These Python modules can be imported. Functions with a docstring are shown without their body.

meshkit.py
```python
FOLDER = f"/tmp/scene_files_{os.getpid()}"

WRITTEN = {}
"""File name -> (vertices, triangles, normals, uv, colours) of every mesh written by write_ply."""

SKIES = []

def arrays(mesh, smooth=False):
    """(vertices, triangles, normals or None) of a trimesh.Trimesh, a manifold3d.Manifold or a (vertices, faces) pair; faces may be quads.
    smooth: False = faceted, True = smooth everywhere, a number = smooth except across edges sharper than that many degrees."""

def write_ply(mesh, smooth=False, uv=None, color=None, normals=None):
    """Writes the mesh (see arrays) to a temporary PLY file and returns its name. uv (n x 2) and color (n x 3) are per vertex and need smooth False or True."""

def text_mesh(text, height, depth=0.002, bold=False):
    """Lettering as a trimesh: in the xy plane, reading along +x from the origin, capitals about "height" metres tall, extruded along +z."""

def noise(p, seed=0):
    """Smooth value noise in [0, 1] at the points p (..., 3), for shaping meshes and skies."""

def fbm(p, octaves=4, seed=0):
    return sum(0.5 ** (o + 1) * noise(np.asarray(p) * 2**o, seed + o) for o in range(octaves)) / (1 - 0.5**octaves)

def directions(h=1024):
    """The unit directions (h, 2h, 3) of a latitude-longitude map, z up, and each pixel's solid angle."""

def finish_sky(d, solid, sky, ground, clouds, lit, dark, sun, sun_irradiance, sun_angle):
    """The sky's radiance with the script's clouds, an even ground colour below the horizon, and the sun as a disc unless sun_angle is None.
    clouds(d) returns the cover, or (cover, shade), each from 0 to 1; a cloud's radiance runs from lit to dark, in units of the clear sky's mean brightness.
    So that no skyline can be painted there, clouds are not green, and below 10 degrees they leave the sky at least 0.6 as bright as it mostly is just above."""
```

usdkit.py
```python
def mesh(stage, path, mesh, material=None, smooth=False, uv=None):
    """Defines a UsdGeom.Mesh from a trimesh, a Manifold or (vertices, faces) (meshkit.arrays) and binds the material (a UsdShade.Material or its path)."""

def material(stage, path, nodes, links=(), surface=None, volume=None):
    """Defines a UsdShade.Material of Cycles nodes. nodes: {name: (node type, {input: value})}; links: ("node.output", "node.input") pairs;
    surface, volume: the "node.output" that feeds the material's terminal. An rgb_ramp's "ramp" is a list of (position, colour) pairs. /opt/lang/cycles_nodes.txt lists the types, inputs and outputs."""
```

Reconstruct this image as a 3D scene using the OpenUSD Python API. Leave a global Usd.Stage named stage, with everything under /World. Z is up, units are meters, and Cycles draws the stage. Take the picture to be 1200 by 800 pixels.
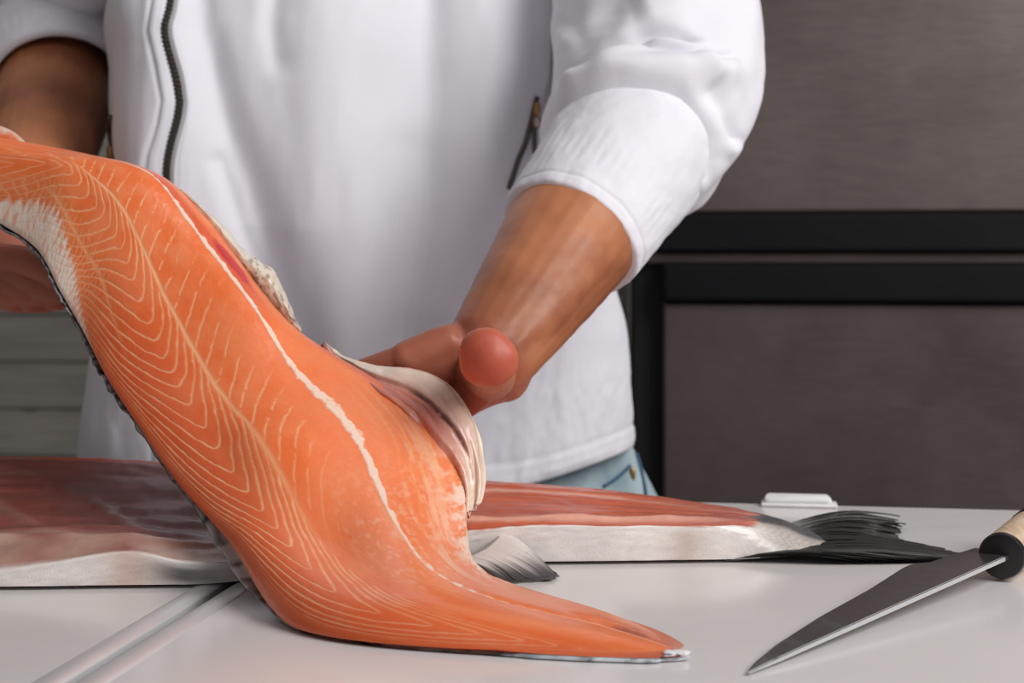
import math, random
import numpy as np, trimesh, usdkit, manifold3d
from meshkit import noise, fbm
from scipy.interpolate import CubicSpline, PchipInterpolator
from scipy.spatial import cKDTree
from scipy.ndimage import gaussian_filter1d
from pxr import Usd, UsdGeom, UsdLux, UsdShade, Gf, Sdf, Vt

stage = Usd.Stage.CreateInMemory()
UsdGeom.SetStageUpAxis(stage, UsdGeom.Tokens.z)
UsdGeom.SetStageMetersPerUnit(stage, 1.0)
UsdGeom.Xform.Define(stage, '/World')
rng = np.random.default_rng(7)

# ------------------------------------------------------------------ camera, light, exposure
F, HZ = 1800.0, 300.0            # focal length in pixels of the 1200 px wide picture; the row of the horizon
TZ = 0.85                        # table height
ZC = TZ + 0.177                  # camera height
cam = UsdGeom.Camera.Define(stage, '/World/camera')
cam.AddTransformOp().Set(Gf.Matrix4d(1,0,0,0, 0,0,1,0, 0,-1,0,0, 0,0,ZC,1))
cam.CreateHorizontalApertureAttr(36.0); cam.CreateVerticalApertureAttr(24.0)
cam.CreateFocalLengthAttr(36.0*F/1200)
cam.CreateVerticalApertureOffsetAttr(-(400-HZ)*36.0/1200)
cam.CreateClippingRangeAttr(Gf.Vec2f(0.05, 60))
cam.CreateFStopAttr(11.0); cam.CreateFocusDistanceAttr(0.80)
cam.CreateExposureAttr(0.0)

dome = UsdLux.DomeLight.Define(stage, '/World/sky_light')
dome.CreateIntensityAttr(0.09); dome.CreateColorAttr(Gf.Vec3f(0.97, 0.96, 1.0))

def rect(path, pos, aim, w, h, power, col):
    l = UsdLux.RectLight.Define(stage, path)
    p, a = np.array(pos, float), np.array(aim, float)
    z = (p-a)/np.linalg.norm(p-a); x = np.cross([0,0,1], z); x /= np.linalg.norm(x); y = np.cross(z, x)
    l.AddTransformOp().Set(Gf.Matrix4d(*x,0, *y,0, *z,0, *p,1))
    l.CreateWidthAttr(w); l.CreateHeightAttr(h); l.CreateIntensityAttr(power); l.CreateColorAttr(Gf.Vec3f(*col))
rect('/World/window_daylight', (1.65, -0.10, 2.40), (0.0, 1.0, 1.0), 1.5, 1.4, 8.6, (1.0, 0.985, 0.96))

# ------------------------------------------------------------------ helpers
def at(px, py, d):               # the point at depth d seen at that pixel
    px, py, d = np.asarray(px, float), np.asarray(py, float), np.asarray(d, float)
    return np.stack([(px-600)*d/F, d+0*px, ZC-(py-HZ)*d/F], -1)
def tabled(py): return (ZC-TZ)*F/(py-HZ)         # depth of the table top at a row
def lin(r, g, b):
    c = np.array([r, g, b], float)/255
    return np.where(c < .04045, c/12.92, ((c+.055)/1.055)**2.4)
def sm(a, b, x):
    t = np.clip((x-a)/(b-a), 0, 1); return t*t*(3-2*t)

used, BASE = {}, {}
def numbered(parent, name):
    k = used.get((parent, name), 0); used[(parent, name)] = k+1
    return name if k == 0 else f'{name}_{k:03d}'
def tag(prim, label=None, cat=None, group=None, kind=None):
    for k, v in (('label', label), ('category', cat), ('group', group), ('kind', kind)):
        if v: prim.SetCustomDataByKey(k, v)
    return prim
def thing(name, label, cat, loc=(0,0,0), group=None):
    path = '/World/'+numbered('/World', name)
    x = UsdGeom.Xform.Define(stage, path); x.AddTranslateOp().Set(Gf.Vec3d(*map(float, loc)))
    BASE[path] = np.array(loc, float)
    tag(x.GetPrim(), label, cat, group); return path
def struct(name, loc=(0,0,0)):
    path = '/World/'+name
    x = UsdGeom.Xform.Define(stage, path); x.AddTranslateOp().Set(Gf.Vec3d(*map(float, loc)))
    BASE[path] = np.array(loc, float); tag(x.GetPrim(), kind='structure'); return path
def arr(mesh):
    if hasattr(mesh, 'to_mesh'):
        m = mesh.to_mesh(); return np.array(m.vert_properties[:, :3], float), np.array(m.tri_verts, int)
    if isinstance(mesh, (tuple, list)): return np.asarray(mesh[0], float), np.asarray(mesh[1], int)
    return np.array(mesh.vertices, float), np.array(mesh.faces, int)
def part(parent, name, mesh, mat, smooth=True, col=None, label=None, kind=None, top=None):
    """one mesh prim under parent (built in world coordinates)"""
    path = parent+'/'+numbered(parent, name)
    base = BASE[parent]; BASE[path] = base
    v, f = arr(mesh)
    m = usdkit.mesh(stage, path, (v-base, f), mat, smooth=smooth)
    if col is not None:
        UsdGeom.PrimvarsAPI(m).CreatePrimvar('tint', Sdf.ValueTypeNames.Color3fArray, 'vertex').Set(Vt.Vec3fArray.FromNumpy(np.clip(col, 0, 1).astype(np.float32)))
    tag(m.GetPrim(), label, kind=kind)
    return path
def grid(P, close=False):
    n, m = P.shape[:2]
    i, j = np.meshgrid(np.arange(n-1), np.arange(m if close else m-1), indexing='ij')
    a, b = i*m+j, i*m+(j+1) % m
    c, d = (i+1)*m+(j+1) % m, (i+1)*m+j
    q = np.stack([a, b, c, d], -1).reshape(-1, 4)
    return P.reshape(-1, 3), np.vstack([q[:, [0,1,2]], q[:, [0,2,3]]])
def capped(P, flip=False):
    """a closed tube of rings (n, m, 3) with flat ends"""
    n, m = P.shape[:2]
    v, f = grid(P, True)
    v = np.vstack([v, P[0].mean(0), P[-1].mean(0)]); k = np.arange(m)
    f = np.vstack([f, np.stack([(k+1) % m, k, np.full(m, n*m)], 1), np.stack([(n-1)*m+k, (n-1)*m+(k+1) % m, np.full(m, n*m+1)], 1)])
    return v, (f[:, ::-1] if flip else f)
def normals(P):
    du, dv = np.gradient(P, axis=0), np.gradient(P, axis=1)
    N = np.cross(dv, du); return N/(np.linalg.norm(N, axis=-1, keepdims=True)+1e-12)
def join(ms):
    vs, fs, k = [], [], 0
    for m in ms:
        v, f = arr(m); vs.append(v); fs.append(f+k); k += len(v)
    return np.vstack(vs), np.vstack(fs)
def rbox(size, r, at_=(0,0,0), M=None):
    """a box with chamfered edges"""
    h = np.array(size, float)/2; pts = []
    for s in np.ndindex(2, 2, 2):
        c = (np.array(s)*2-1)
        for k in range(3):
            p = c*(h-r); p[k] = c[k]*h[k]; pts.append(p)
        pts.append(c*(h-r*.42))
    v, f = arr(manifold3d.Manifold.hull_points(np.array(pts)))
    if M is not None: v = v @ np.asarray(M).T
    return v+np.array(at_), f
def tube(points, radii, sides=10, n=None, flat=None):
    p = np.asarray(points, float); r = np.broadcast_to(np.asarray(radii, float), (len(p),))
    if n:
        t = np.r_[0, np.cumsum(np.linalg.norm(np.diff(p, axis=0), axis=1))]; tt = np.linspace(0, t[-1], n)
        p, r = (CubicSpline(t, p)(tt) if len(p) > 2 else np.stack([np.interp(tt, t, c) for c in p.T], 1)), np.interp(tt, t, r)
    return capped(rings(p, r, sides)[0])
def rings(p, r, sides, up=(0,0,1)):
    t = np.gradient(p, axis=0); t /= np.linalg.norm(t, axis=1, keepdims=True)
    a = np.cross(np.asarray(up, float), t[0])
    if np.linalg.norm(a) < 1e-3: a = np.cross([1.0,0,0], t[0])
    A = []
    for k in range(len(p)):
        a = a-t[k]*(a@t[k]); a /= np.linalg.norm(a); A.append(a.copy())
    A = np.array(A); B = np.cross(t, A)
    ang = np.arange(sides)*2*np.pi/sides
    r = np.asarray(r)
    r = r[:, None] if r.ndim == 1 else r
    D = np.cos(ang)[None, :, None]*A[:, None]+np.sin(ang)[None, :, None]*B[:, None]
    return p[:, None]+r[..., None]*D, D, t
def poly_dist(X, Y, pts):
    """signed side and distance to a polyline, and the place along it 0..1"""
    p = np.asarray(pts, float); best = np.full(X.shape, 1e9); side = np.zeros(X.shape); along = np.zeros(X.shape)
    L = np.r_[0, np.cumsum(np.linalg.norm(np.diff(p, axis=0), axis=1))]
    for k in range(len(p)-1):
        a, b = p[k], p[k+1]; e = b-a; ll = e@e
        t = np.clip(((X-a[0])*e[0]+(Y-a[1])*e[1])/ll, 0, 1)
        dx, dy = X-a[0]-t*e[0], Y-a[1]-t*e[1]; d = np.hypot(dx, dy); w = d < best
        best = np.where(w, d, best); side = np.where(w, np.sign(e[0]*dy-e[1]*dx), side); along = np.where(w, (L[k]+t*np.sqrt(ll))/L[-1], along)
    return best, side, along

# ------------------------------------------------------------------ materials
def mat(name, nodes, links, surface='p.BSDF'):
    return usdkit.material(stage, '/World/Looks/'+name, nodes, links, surface=surface)
def plain(name, col, rough=.5, metal=0., var=.06, scale=30., bump=0., bscale=200., bdist=.001, **kw):
    c = np.asarray(col)
    nodes = {'tc': ('texture_coordinate', {}), 'n': ('noise_texture', {'scale': scale, 'detail': 4.0}),
             'r': ('rgb_ramp', {'ramp': [(.3, c*(1-var)), (.7, np.minimum(c*(1+var), 1))]}),
             'p': ('principled_bsdf', {'roughness': rough, 'metallic': metal, **kw})}
    links = [('tc.object', 'n.vector'), ('n.fac', 'r.fac'), ('r.color', 'p.base_color')]
    if bump:
        nodes |= {'n2': ('noise_texture', {'scale': bscale, 'detail': 3.0}), 'b': ('bump', {'strength': bump, 'distance': bdist})}
        links += [('tc.object', 'n2.vector'), ('n2.fac', 'b.height'), ('b.normal', 'p.normal')]
    return mat(name, nodes, links)
def tinted(name, rough=.4, bump=0., bscale=300., bdist=.001, **kw):
    nodes = {'a': ('attribute', {'attribute': 'tint'}), 'p': ('principled_bsdf', {'roughness': rough, **kw})}
    links = [('a.color', 'p.base_color')]
    if bump:
        nodes |= {'tc': ('texture_coordinate', {}), 'n2': ('noise_texture', {'scale': bscale, 'detail': 3.0}), 'b': ('bump', {'strength': bump, 'distance': bdist})}
        links += [('tc.object', 'n2.vector'), ('n2.fac', 'b.height'), ('b.normal', 'p.normal')]
    return mat(name, nodes, links)
M_flesh = tinted('salmon_flesh', .33, .10, 900., .0006, subsurface_weight=.15, subsurface_radius=(1., .35, .2), subsurface_scale=.004, coat_weight=.35, coat_roughness=.22)
M_fskin = tinted('fish_skin', .38, .3, 700., .0006, coat_weight=.3, coat_roughness=.2)
M_fin = tinted('fin', .42, .2, 500., .0005)
M_skin = tinted('human_skin', .47, .25, 1100., .0005, subsurface_weight=.18, subsurface_radius=(1., .35, .2), subsurface_scale=.004)
white = np.array([.80, .785, .85])
def cloth(name, col, weave=1500., strength=.25):
    return mat(name, {'tc': ('texture_coordinate', {}), 'n': ('noise_texture', {'scale': 9.0, 'detail': 5.0}),
        'r': ('rgb_ramp', {'ramp': [(.3, np.asarray(col)*.95), (.7, np.asarray(col))]}),
        'm': ('mapping', {'scale': (1, 1, .12)}), 'n2': ('noise_texture', {'scale': weave, 'detail': 2.0}),
        'b': ('bump', {'strength': strength, 'distance': .0006}), 'p': ('principled_bsdf', {'roughness': .85, 'sheen_weight': .15})},
        [('tc.object', 'n.vector'), ('n.fac', 'r.fac'), ('r.color', 'p.base_color'), ('tc.object', 'm.vector'), ('m.vector', 'n2.vector'), ('n2.fac', 'b.height'), ('b.normal', 'p.normal')])
M_jacket = cloth('white_cotton', white)
M_tape = cloth('zip_tape', [.62, .60, .62])
M_denim = mat('denim', {'tc': ('texture_coordinate', {}), 'n': ('noise_texture', {'scale': 14.0, 'detail': 6.0}),
    'r': ('rgb_ramp', {'ramp': [(.25, lin(122, 142, 152)), (.5, lin(174, 192, 198)), (.75, lin(210, 222, 224))]}),
    'w': ('wave_texture', {'wave_type': 'bands', 'bands_direction': 'diagonal', 'scale': 260.0}), 'b': ('bump', {'strength': .3, 'distance': .0006}),
    'p': ('principled_bsdf', {'roughness': .85})},
    [('tc.object', 'n.vector'), ('n.fac', 'r.fac'), ('r.color', 'p.base_color'), ('tc.object', 'w.vector'), ('w.fac', 'b.height'), ('b.normal', 'p.normal')])
M_denim_dark = plain('dark_denim', lin(60, 95, 125), .85)
M_brass = plain('brass', lin(176, 140, 90), .35, .8)
M_zipmetal = plain('zip_metal', lin(92, 84, 82), .4, .6)
M_hair = plain('dark_hair', lin(32, 26, 24), .5, var=.2, scale=120.)
M_shoe = plain('black_leather', lin(28, 27, 27), .4)
M_top = mat('white_laminate', {'tc': ('texture_coordinate', {}), 'n': ('noise_texture', {'scale': 3.0, 'detail': 5.0}),
    'r': ('rgb_ramp', {'ramp': [(.3, [.70, .665, .655]), (.7, [.75, .715, .705])]}), 
    'm': ('mapping', {'scale': (1, 1.6, 1), 'rotation': (0, 0, .5)}), 'n2': ('noise_texture', {'scale': 14.0, 'detail': 6.0}),
    'r2': ('rgb_ramp', {'ramp': [(.3, [.16, .16, .16]), (.7, [.20, .20, .20])]}), 'n3': ('noise_texture', {'scale': 60.0, 'detail': 4.0}),
    'b': ('bump', {'strength': .06, 'distance': .001}), 'p': ('principled_bsdf', {'specular_ior_level': .55})},
    [('tc.object', 'n.vector'), ('n.fac', 'r.fac'), ('r.color', 'p.base_color'), ('tc.object', 'm.vector'), ('m.vector', 'n2.vector'), ('n2.fac', 'r2.fac'), ('r2.color', 'p.roughness'),
     ('tc.object', 'n3.vector'), ('n3.fac', 'b.height'), ('b.normal', 'p.normal')])
M_alu = plain('aluminium', [.72, .72, .73], .34, .40, .04)
M_plastic = plain('white_plastic', [.78, .77, .77], .4)
def steel(name, col, rough, var=.25):
    c = np.asarray(col)
    return mat(name, {'tc': ('texture_coordinate', {}), 'n': ('noise_texture', {'scale': 3.2, 'detail': 5.0, 'roughness': .6}),
        'r': ('rgb_ramp', {'ramp': [(.32, c*(1-var)), (.68, c*(1+var))]}), 'm': ('mapping', {'scale': (4, 4, 120)}), 'n2': ('noise_texture', {'scale': 6.0, 'detail': 4.0}),
        'r2': ('rgb_ramp', {'ramp': [(.3, [rough-.06]*3), (.7, [rough+.1]*3)]}), 'b': ('bump', {'strength': .05, 'distance': .001}), 'p': ('principled_bsdf', {'metallic': .9})},
        [('tc.object', 'n.vector'), ('n.fac', 'r.fac'), ('r.color', 'p.base_color'), ('tc.object', 'm.vector'), ('m.vector', 'n2.vector'), ('n2.fac', 'r2.fac'), ('r2.color', 'p.roughness'), ('n2.fac', 'b.height'), ('b.normal', 'p.normal')])
M_steel = steel('brushed_steel', [.19, .152, .145], .38)
M_steel_strip = steel('steel_strip', [.22, .18, .16], .4)
M_black = plain('black_enamel', lin(17, 17, 20), .5, specular_ior_level=.2)
M_blackside = plain('black_frame', lin(20, 19, 19), .6)
M_blade = steel('blade_steel', [.30, .28, .28], .22, .12)
M_spine_glint = plain('spine_highlight', [.66, .66, .67], .42, .5, .03)  # paler than the blade: the spine's highlight is put into the colour
M_horn = plain('black_horn', lin(24, 22, 22), .25)
M_wood = mat('handle_wood', {'tc': ('texture_coordinate', {}), 'm': ('mapping', {'scale': (8, 1.2, 8)}), 'n': ('noise_texture', {'scale': 30.0, 'detail': 4.0}),
    'r': ('rgb_ramp', {'ramp': [(.3, lin(176, 148, 122)), (.7, lin(214, 190, 164))]}), 'p': ('principled_bsdf', {'roughness': .5})},
    [('tc.object', 'm.vector'), ('m.vector', 'n.vector'), ('n.fac', 'r.fac'), ('r.color', 'p.base_color')])
def plankmat(k, c):
    c = np.asarray(c)
    return mat(f'grey_plank_{k}', {'tc': ('texture_coordinate', {}), 'm': ('mapping', {'scale': (1.2, 6, 30), 'location': (k*3.1, 0, k*1.7)}), 'n': ('noise_texture', {'scale': 3.0, 'detail': 6.0, 'distortion': .6}),
        'r': ('rgb_ramp', {'ramp': [(.3, c*.72), (.55, c), (.75, c*1.12)]}), 'm2': ('mapping', {'scale': (1, 1, 2.0), 'location': (k*1.3, 0, 0)}), 'v': ('voronoi_texture', {'scale': 4.0}),
        'r2': ('rgb_ramp', {'ramp': [(.05, [.35]*3), (.12, [1.]*3)]}), 'x': ('mix', {'mix_type': 'multiply', 'fac': 1.0}), 'p': ('principled_bsdf', {'roughness': .75})},
        [('tc.object', 'm.vector'), ('m.vector', 'n.vector'), ('n.fac', 'r.fac'), ('tc.object', 'm2.vector'), ('m2.vector', 'v.vector'), ('v.distance', 'r2.fac'), ('r.color', 'x.color1'), ('r2.color', 'x.color2'), ('x.color', 'p.base_color')])
M_planks = [plankmat(k, c) for k, c in enumerate(([.31, .285, .25], [.28, .26, .23], [.34, .31, .275]))]
M_floor = plain('floor_tile', [.22, .21, .20], .5, scale=6.)
M_grout = plain('floor_grout', [.12, .115, .11], .8)

# ------------------------------------------------------------------ the room (turned 9 degrees against the camera)
TH = math.radians(-9)
E1, E2 = np.array([math.cos(TH), math.sin(TH), 0]), np.array([-math.sin(TH), math.cos(TH), 0])
RM = np.stack([E1, E2, [0,0,1]], 1)
O = np.array([.093, 1.114, 0])                  # on the table's back edge
def rm(a, b, z): return O+a*E1+b*E2+np.array([0,0,z])

wl_ = struct('wall_left', rm(-1.75, 0, 0))
part(wl_, 'backing', rbox((.05, 5.6, 2.7), .004, rm(-1.80, -.7, 1.35), RM), M_blackside, False)
for k in range(27):
    part(wl_, 'plank', rbox((.018, 5.6, .097), .003, rm(-1.765+.003*rng.random(), -.7, .052+k*.1), RM), M_planks[int(rng.integers(3))], False)
fl = struct('floor', rm(0, 0, 0))
part(fl, 'subfloor', rbox((7, 6, .05), .004, rm(.3, -.6, -.035), RM), M_grout, False)
for i in range(12):
    for j in range(10):
        part(fl, 'tile', rbox((.575, .575, .02), .003, rm(-3.0+i*.58, -3.3+j*.58, -.0105), RM), M_floor, False)
wb = struct('wall_back', rm(0, 1.95, 0))
part(wb, 'backing', rbox((7, .05, 2.7), .004, rm(.3, 1.99, 1.35), RM), M_blackside, False)
for k in range(27):
    part(wb, 'plank', rbox((7, .018, .097), .003, rm(.3, 1.955+.003*rng.random(), .052+k*.1), RM), M_planks[int(rng.integers(3))], False)

# ------------------------------------------------------------------ steel refrigerator behind
FB = 1.0                                          # distance of its front behind the table's back edge
a0 = -.0
def frx(px):                                      # where the view ray of column px meets the front plane, along E1
    d = np.array([(px-600)/F, 1.0]); A = np.array([[d[0], -E1[0]], [d[1], -E1[1]]]); b = (O+FB*E2)[:2]
    return np.linalg.solve(A, b)[1]
def frz(py, px=900):
    p = O+FB*E2+frx(px)*E1; return ZC-(py-HZ)*p[1]/F
xl = frx(737); W = 1.15
fr = thing('refrigerator', 'large brushed steel refrigerator with black door rails behind the person', 'refrigerator', rm(xl+W/2, FB+.35, 0))
part(fr, 'cabinet', rbox((W, .66, 1.9), .006, rm(xl+W/2, FB+.35, 1.0), RM), M_blackside, False)
part(fr, 'side_panel', rbox((.004, .60, 1.84), .001, rm(xl-.003, FB+.36, .99), RM), M_plastic, False)
xd = frx(777); z1, z2, z3, z4 = frz(250), frz(297), frz(308), frz(354)
part(fr, 'upper_door', rbox((W-.02, .03, 1.86-z1), .004, rm(xl+W/2+.01, FB, (1.86+z1)/2), RM), M_steel, False)
part(fr, 'door_rail', rbox((W-.025, .05, z1-z2), .006, rm(xl+W/2+.025, FB-.008, (z1+z2)/2), RM), M_black, False)
part(fr, 'divider', rbox((W-.03, .03, (z2-z3)*.96), .001, rm(xl+W/2+.01, FB+.006, (z2+z3)/2), RM), M_steel_strip, False)
part(fr, 'door_rail', rbox((W-(xd-xl), .05, z3-z4), .006, rm((xl+W+xd)/2, FB-.008, (z3+z4)/2), RM), M_black, False)
part(fr, 'lower_door', rbox((W-(xd-xl), .03, z4-.14), .004, rm((xl+W+xd)/2+.001, FB, (z4+.14)/2), RM), M_steel, False)
for sx in (.08, W-.08):
    for sy in (.08, .6):
        part(fr, 'foot', trimesh.creation.cylinder(.022, .05, transform=trimesh.transformations.translation_matrix(rm(xl+sx, FB+sy, .025))), M_black, 40)

# ------------------------------------------------------------------ the work table
tb = thing('work_table', 'white glossy work table with two metal trim strips under the fish', 'table', rm(0, -.4, 0))
p1, p2 = at(265, 687, tabled(687)), at(80, 800, tabled(800))
def tl(p): q = p-O; return q@E1, q@E2
seam = (tl(p1)[0]+tl(p2)[0])/2
L0, L1, DEP = -1.25, 1.05, .80
part(tb, 'tabletop', rbox((L1-seam-.013, DEP, .028), .003, rm((L1+seam+.013)/2, -DEP/2, TZ-.014), RM), M_top, False)
part(tb, 'tabletop', rbox((seam-.013-L0, DEP, .028), .003, rm((L0+seam-.013)/2, -DEP/2, TZ-.014), RM), M_top, False)
for s in (-1, 1):
    a = np.linspace(0, np.pi, 13); r = .0068
    prof = np.stack([np.cos(a)*r, np.sin(a)*.0023], 1)
    ring = [np.array([rm(seam+s*.0095+x, y, TZ-.0008+z) for x, z in prof] + [rm(seam+s*.0095-r, y, TZ-.02), rm(seam+s*.0095+r, y, TZ-.02)]) for y in (-DEP+.001, -.001)]
    part(tb, 'edge_trim', capped(np.array(ring)), M_alu, 40)
part(tb, 'gap_liner', rbox((.006, DEP-.004, .02), .0005, rm(seam, -DEP/2, TZ-.016), RM), M_blackside, False)
for x in (L0+.05, seam-.1, L1-.05):
    for y in (-DEP+.05, -.05):
        part(tb, 'leg', rbox((.045, .045, TZ-.028), .004, rm(x, y, (TZ-.028)/2), RM), M_alu, False)
part(tb, 'apron', rbox((L1-L0-.1, .02, .07), .003, rm((L0+L1)/2, -.05, TZ-.063), RM), M_alu, False)
part(tb, 'apron', rbox((L1-L0-.1, .02, .07), .003, rm((L0+L1)/2, -DEP+.05, TZ-.063), RM), M_alu, False)
# small white plastic handle on the back edge
hp = at(935, 594, tabled(594.0)); ha, hb = tl(hp)
hd = thing('plastic_clip', 'small white plastic clip on the back edge of the white table', 'clip', rm(ha, -.012, TZ))
part(hd, 'grip', rbox((.047, .013, .0085), .0035, rm(ha, -.009, TZ+.0043), RM), M_plastic, 40)
part(hd, 'flange', rbox((.053, .017, .003), .0012, rm(ha+.001, -.009, TZ+.0015), RM), M_plastic, 40)

# ------------------------------------------------------------------ knife
kt = at(868, 790, tabled(790)); kt[2] = TZ+.0012
kh = at(1173, 652, .834)
kd = (kh-kt)/np.linalg.norm(kh-kt); KL = np.linalg.norm(kh-kt)
ks = np.cross([0,0,1], kd); ks /= np.linalg.norm(ks)          # to the far side
kn = np.cross(kd, ks)
kf = thing('kitchen_knife', 'long steel kitchen knife with black collar and pale wooden handle', 'knife', (kh+[0,0,-.0125]))
xs = np.array([0, .012, .04, .09, .15, KL-.052, KL-.040, KL-.034, KL-.006, KL+.01]); ws = np.array([.0008, .0055, .0125, .0205, .027, .0345, .0345, .029, .026, .024])
s_ = np.r_[np.linspace(0, .04, 10), np.linspace(.05, KL+.01, 40)]
w_ = np.interp(s_, xs, ws)
ring = []
for s, w in zip(s_, w_):
    th = (.0007+.0004*min(1, s/.1))*min(1, .25+s/.03)
    prof = [(0, th), (w*.55, th*.9), (w, .0002), (w, -.0002), (w*.55, -th*.9), (0, -th)]
    ring.append([kt+kd*s+ks*(x-.004)+kn*z for x, z in prof])
part(kf, 'blade', capped(np.array(ring)), M_blade, 20)
ring = []
for s in np.linspace(.0, KL-.004, 40):
    th = (.0007+.0004*min(1, s/.1))*min(1, .25+s/.03)
    ring.append([kt+kd*s+ks*(x-.004)+kn*z for x, z in [(-.0004, th*.95), (.0012, th*1.03), (.0012, -th*1.03), (-.0004, -th*.95)]])
part(kf, 'spine', capped(np.array(ring)), M_spine_glint, 20, label='spine edge with its highlight painted bright')
def lathe(prof, o, d, n=40):
    p = np.array([o+d*x for x, _ in prof]); return capped(rings(p, np.array([r for _, r in prof]), n)[0])
kdh = np.array([kd[0], kd[1], .01]); kdh /= np.linalg.norm(kdh)
kdh = np.array([.50, .866, .008]); kdh /= np.linalg.norm(kdh)
part(kf, 'collar', lathe([(0, .0098), (.0006, .0118), (.0020, .0125), (.005, .0125), (.0056, .0123)], kh, kdh), M_horn, 40)
part(kf, 'handle', lathe([(.005, .0123), (.03, .0126), (.060, .0130), (.078, .0131)], kh, kdh), M_wood, 40)
part(kf, 'butt', lathe([(.077, .0131), (.078, .0136), (.100, .0138), (.104, .0128), (.105, .009)], kh, kdh), M_horn, 40, label='black end of the handle')

# ------------------------------------------------------------------ the rest of the fish (bone frame and other half) lying along the table's back
def spline_rows(rows, n):
    rows = np.array(rows, float); t = np.arange(len(rows)); return PchipInterpolator(t, rows, axis=0)(np.linspace(0, len(rows)-1, n))
# stations along the fish; at each: front at the table, upper front edge, inner edge of the cut, ridge, back top, back at the table  (px, py, depth)
car = [
 [(-190,694,.813),(-190,680,.812),(-190,645,.84),(-190,600,.90),(-190,540,.985),(-190,537,1.00),(-190,612,1.02)],
 [(-60,693,.8135),(-60,676,.812),(-60,642,.840),(-60,595,.90),(-60,537,.985),(-60,536,1.00),(-60,612,1.02)],
 [(60,691,.815),(60,661,.813),(60,633,.84),(60,595,.90),(60,537,.985),(60,536,1.00),(60,611,1.02)],
 [(150,690,.817),(150,648,.816),(150,634,.84),(150,598,.90),(150,540,.985),(150,539,1.00),(150,611,1.02)],
 [(230,689,.819),(230,660,.818),(230,645,.84),(230,600,.90),(230,545,.985),(230,545,1.00),(230,611,1.02)],
 [(330,680,.840),(330,660,.838),(330,645,.85),(330,605,.91),(330,552,.985),(330,553,1.0),(330,611,1.02)],
 [(450,668,.866),(450,645,.865),(450,632,.87),(450,600,.92),(450,560,.985),(450,562,1.0),(450,611,1.02)],
 [(550,663,.878),(550,624,.875),(550,612,.885),(550,588,.935),(550,562,.985),(550,566,1.01),(550,611,1.02)],
 [(640,662,.880),(640,617,.877),(640,611,.887),(640,590,.935),(640,568,.99),(640,570,1.01),(640,611,1.02)],
 [(740,661,.8825),(740,617,.88),(740,613,.89),(740,597,.935),(740,578,.99),(740,580,1.0),(740,611,1.02)],
 [(820,660,.885),(820,617,.885),(820,613,.893),(820,602,.93),(820,589,.98),(820,591,.99),(820,613,1.01)],
 [(875,659,.887),(875,618,.892),(875,611,.90),(875,605,.93),(875,598,.965),(875,600,.98),(875,614,1.00)],
 [(915,657,.892),(915,628,.902),(915,616,.915),(915,611,.935),(915,608,.96),(915,612,.98),(915,617,.99)],
 [(945,654,.902),(945,638,.908),(945,628,.92),(945,623,.94),(945,619,.958),(945,618,.97),(945,620,.985)],
 [(985,653,.904),(985,645,.909),(985,638,.92),(985,632,.935),(985,628,.948),(985,627,.955),(985,627,.965)],
]
car = np.array(car, float)
nU, nV = 330, 110
C = PchipInterpolator(np.arange(15), car, axis=0)(np.linspace(0, 14, nU))
vk = np.array([0, .19, .28, .5, .78, .84, 1.0]); vv = np.linspace(0, 1, nV)
C = PchipInterpolator(vk, C, axis=1)(vv)
st = np.linspace(0, 14, nU)[:, None]+0*vv[None]; V2 = 0*st+vv[None]
P = at(C[..., 0], C[..., 1], C[..., 2])
pxx = C[..., 0]
N = -normals(P)
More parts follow.
